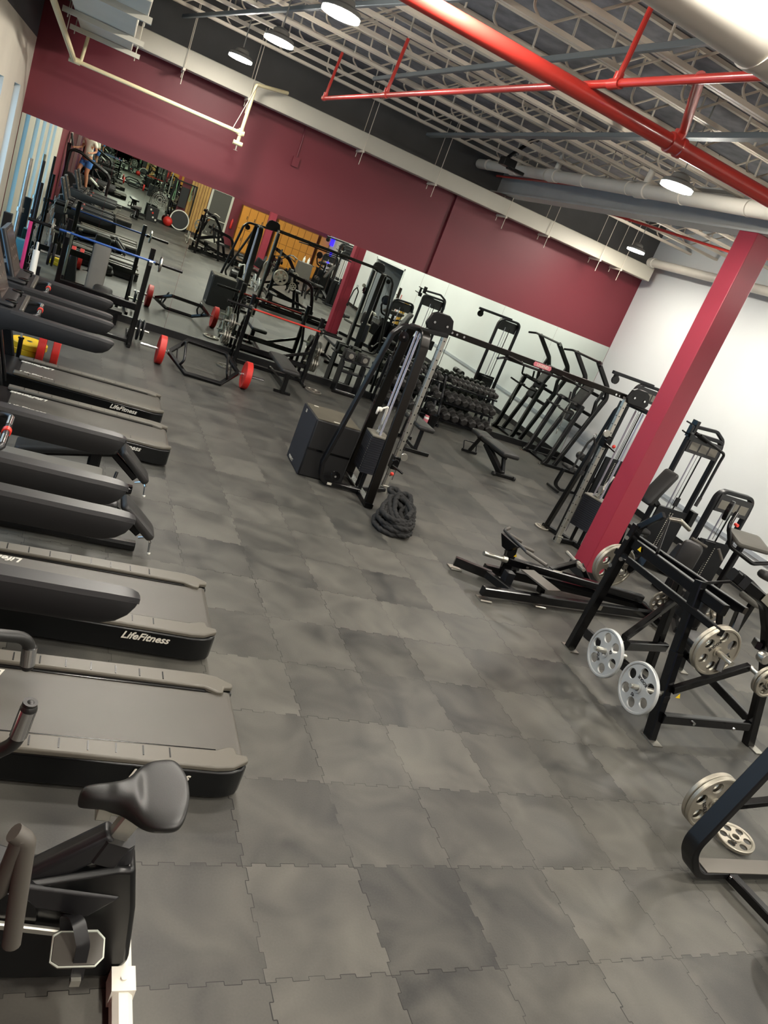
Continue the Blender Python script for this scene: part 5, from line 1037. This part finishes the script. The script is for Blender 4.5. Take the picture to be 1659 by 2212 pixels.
for k,(x,y,z) in enumerate(((2.18,-4.9,.39),(2.18,-5.45,.41),(2.55,-5.6,.96))): plate('45',(x,y,z),RX if k<2 else RYr(.4),['silver plate on the rear plate-loaded machine, upper of two facing left','silver plate on the rear plate-loaded machine, lower of two facing left','silver plate on the swing arm of the rear plate-loaded machine'][k],'plates on the rear machine')
rear(tb,-.9,-9.4,'rear T-bar row machine on the open floor, seen in the mirror')
# lockers
def locker(x0,x1,cols,label):
    t=thing('locker_bank',label,'lockers',((x0+x1)/2,YB+.25,0),world=True)
    part('locker_case',MB().b2(x0,x1,YB+.02,YB+.42,.02,2.15),'locker_gap',t)
    w=(x1-x0)/cols
    for i in range(cols):
        for j in range(2):
            d=part('locker_door',MB().b2(x0+i*w+.012,x0+(i+1)*w-.012,YB+.42,YB+.44,.08+j*1.03,1.09+j*1.03),'orange_locker',t)
            part('locker_handle',MB().b2(x0+(i+1)*w-.07,x0+(i+1)*w-.04,YB+.44,YB+.455,.55+j*1.03,.70+j*1.03),'letter_black',d)
locker(4.95,6.45,4,'orange locker bank left of the rear red column, seen in the mirror'); locker(6.75,8.85,6,'wide orange locker bank behind the rear column, seen in the mirror'); locker(9.0,9.5,1,'single narrow orange locker column in the rear corner, seen in the mirror')
# desk with bottles
dk=thing('cleaning_stand','dark brown stand on splayed legs before the lockers, seen in the mirror','stand',(6.2,-2.4,0),world=True)
part('stand_box',MB().box(6.2,-2.4,.95,.55,.5,.55,top=(.9,.9)),'bike_grey',dk,bevel=.01)
for sx in (-1,1):
    for sy in (-1,1): part('leg',MB().bar([(6.2+sx*.33,-2.4+sy*.28,0),(6.2+sx*.2,-2.4+sy*.18,.7)],.06,.06,c=.01),'black_satin',dk)
for k,(x,y) in enumerate(((6.12,-2.45),(6.28,-2.38))): solo('spray_bottle',MB().lathe([(.04,0),(.045,.02),(.045,.14),(.015,.19),(.015,.23)],(x,y,1.225),(0,0,1),16),'white_plastic',['left white spray bottle on the dark brown stand','right white spray bottle on the dark brown stand'][k],'bottle','white bottles on the stand',loc=(x,y,1.225))
# fan on a box, ball, trampoline, bands
sb=thing('speaker_box','black box with stickers under the round floor fan, seen in the mirror','box',(1.1,-11.7,0),world=True)
part('box_body',MB().b2(.85,1.35,-11.95,-11.45,0,.62),'black_matte',sb,bevel=.01)
for k,(x,z,m_) in enumerate(((1.0,.5,'white_plastic'),(1.1,.38,'red_knob'),(1.15,.2,'white_plastic'),(1.28,.12,'white_plastic'))): part('round_sticker',MB().cyl((x,-11.45,z),(x,-11.44,z),.04),m_,sb)
ff=thing('floor_fan','round wire cage fan standing on the black box, seen in the mirror','fan',(1.15,-11.7,.62),world=True)
part('fan_stand',MB().tube([(.95,-11.7,.63),(.95,-11.7,.95)],.015,8).tube([(1.55,-11.7,.63),(1.55,-11.7,.95)],.015,8),'fan_metal',ff); cg=MB()
for r_ in (.10,.19,.27,.33): cg.tube([(1.25+r_*math.cos(a),-11.6,1.02+r_*math.sin(a)) for a in [2*PI*q/24 for q in range(24)]],.007,6,closed=True)
for k in range(16): a=2*PI*k/16; cg.cyl((1.25+.05*math.cos(a),-11.59,1.02+.05*math.sin(a)),(1.25+.33*math.cos(a),-11.62,1.02+.33*math.sin(a)),.004,seg=5)
part('fan_cage',cg,'fan_metal',ff); part('fan_motor',MB().cyl((1.25,-11.8,1.02),(1.25,-11.6,1.02),.06),'black_satin',ff)
solo('medicine_ball',MB().ell((1.85,-12.1,.22),(.22,.22,.22)),'red_rubber','dark red ball on the floor between fan and round trampoline, seen in the mirror','ball',loc=(1.85,-12.1,0))
tr=thing('rebounder','round trampoline with white rim leaning at the rear wall, seen in the mirror','trampoline',(2.35,-12.2,0),world=True)
part('rim',MB().tube([(2.35+.42*math.cos(a),-12.2-.1*math.sin(a),.45+.42*math.sin(a)) for a in [2*PI*q/32 for q in range(32)]],.028,8,closed=True),'white_plastic',tr); part('mat',MB().cyl((2.35,-12.21,.45),(2.35,-12.2,.451),.39,seg=32),'black_matte',tr)
bs=thing('band_rack','tall black rack hung with resistance bands at the rear wall, seen in the mirror','rack',(2.2,-12.4,0),world=True)
part('rack_frame',MB().bar([(1.75,-12.45,0),(1.75,-12.45,2.1),(2.75,-12.45,2.1),(2.75,-12.45,0)],.06,.06,(0,1,0)),'black_satin',bs); part('rack_pad',MB().b2(2.1,2.45,-12.45,-12.38,1.0,1.9),'black_rubber',bs)
for k,(x,m_) in enumerate(((1.85,'green_strap'),(1.95,'black_rubber'),(2.55,'green_strap'),(2.66,'steel_dull'),(1.80,'black_rubber'),(2.6,'black_rubber'))): part('resistance_band',MB().tube([(x,-12.36,2.08),(x-.05,-12.33,1.2+.1*k),(x+.04,-12.33,1.2+.1*k),(x,-12.36,2.08)],.014,6,.03),m_,bs)
# sign, rolls and poles by the doorway
solo('blue_sign',MB().b2(9.50,9.53,-12.2,-11.6,1.9,2.25),'screen_blue','glowing blue square screen high in the rear corner, seen in the mirror','screen',loc=(9.52,-11.9,1.9))
solo('blue_sign',MB().b2(9.50,9.53,-11.6,-11.35,.95,1.7),'screen_blue','glowing tall blue screen lower in the rear corner, seen in the mirror','screen',loc=(9.52,-11.5,.95))
solo('wrapped_roll',MB().cyl((9.2,.55,0),(9.42,.62,1.35),.11,.09,20),'amber','tall amber wrapped roll leaning on the white wall, seen in the mirror','roll',loc=(9.2,.55,0))
solo('broom',MB().cyl((9.45,-.35,0),(9.49,-.35,1.5),.015).b2(9.38,9.5,-.55,-.15,0,.1),'pipe_red','red handled broom leaning on the white wall beside the doorway, seen in the mirror','broom',loc=(9.45,-.35,0))
solo('hanging_rack',MB().b2(9.50,9.53,-.85,-.65,.7,1.7).b2(9.46,9.53,-.85,-.65,1.0,1.03).b2(9.46,9.53,-.85,-.65,1.4,1.43),'black_satin','narrow black wall rack beside the doorway, seen in the mirror','rack',loc=(9.51,-.75,.7))
solo('fire_extinguisher',MB().lathe([(.055,0),(.06,.02),(.06,.36),(.03,.42),(.02,.46)],(4.7,YB+.1,.9),(0,0,1),18),'red_rubber','red fire extinguisher on the rear wall beside the glass door, seen in the mirror','fire extinguisher',loc=(4.7,YB+.1,.9))
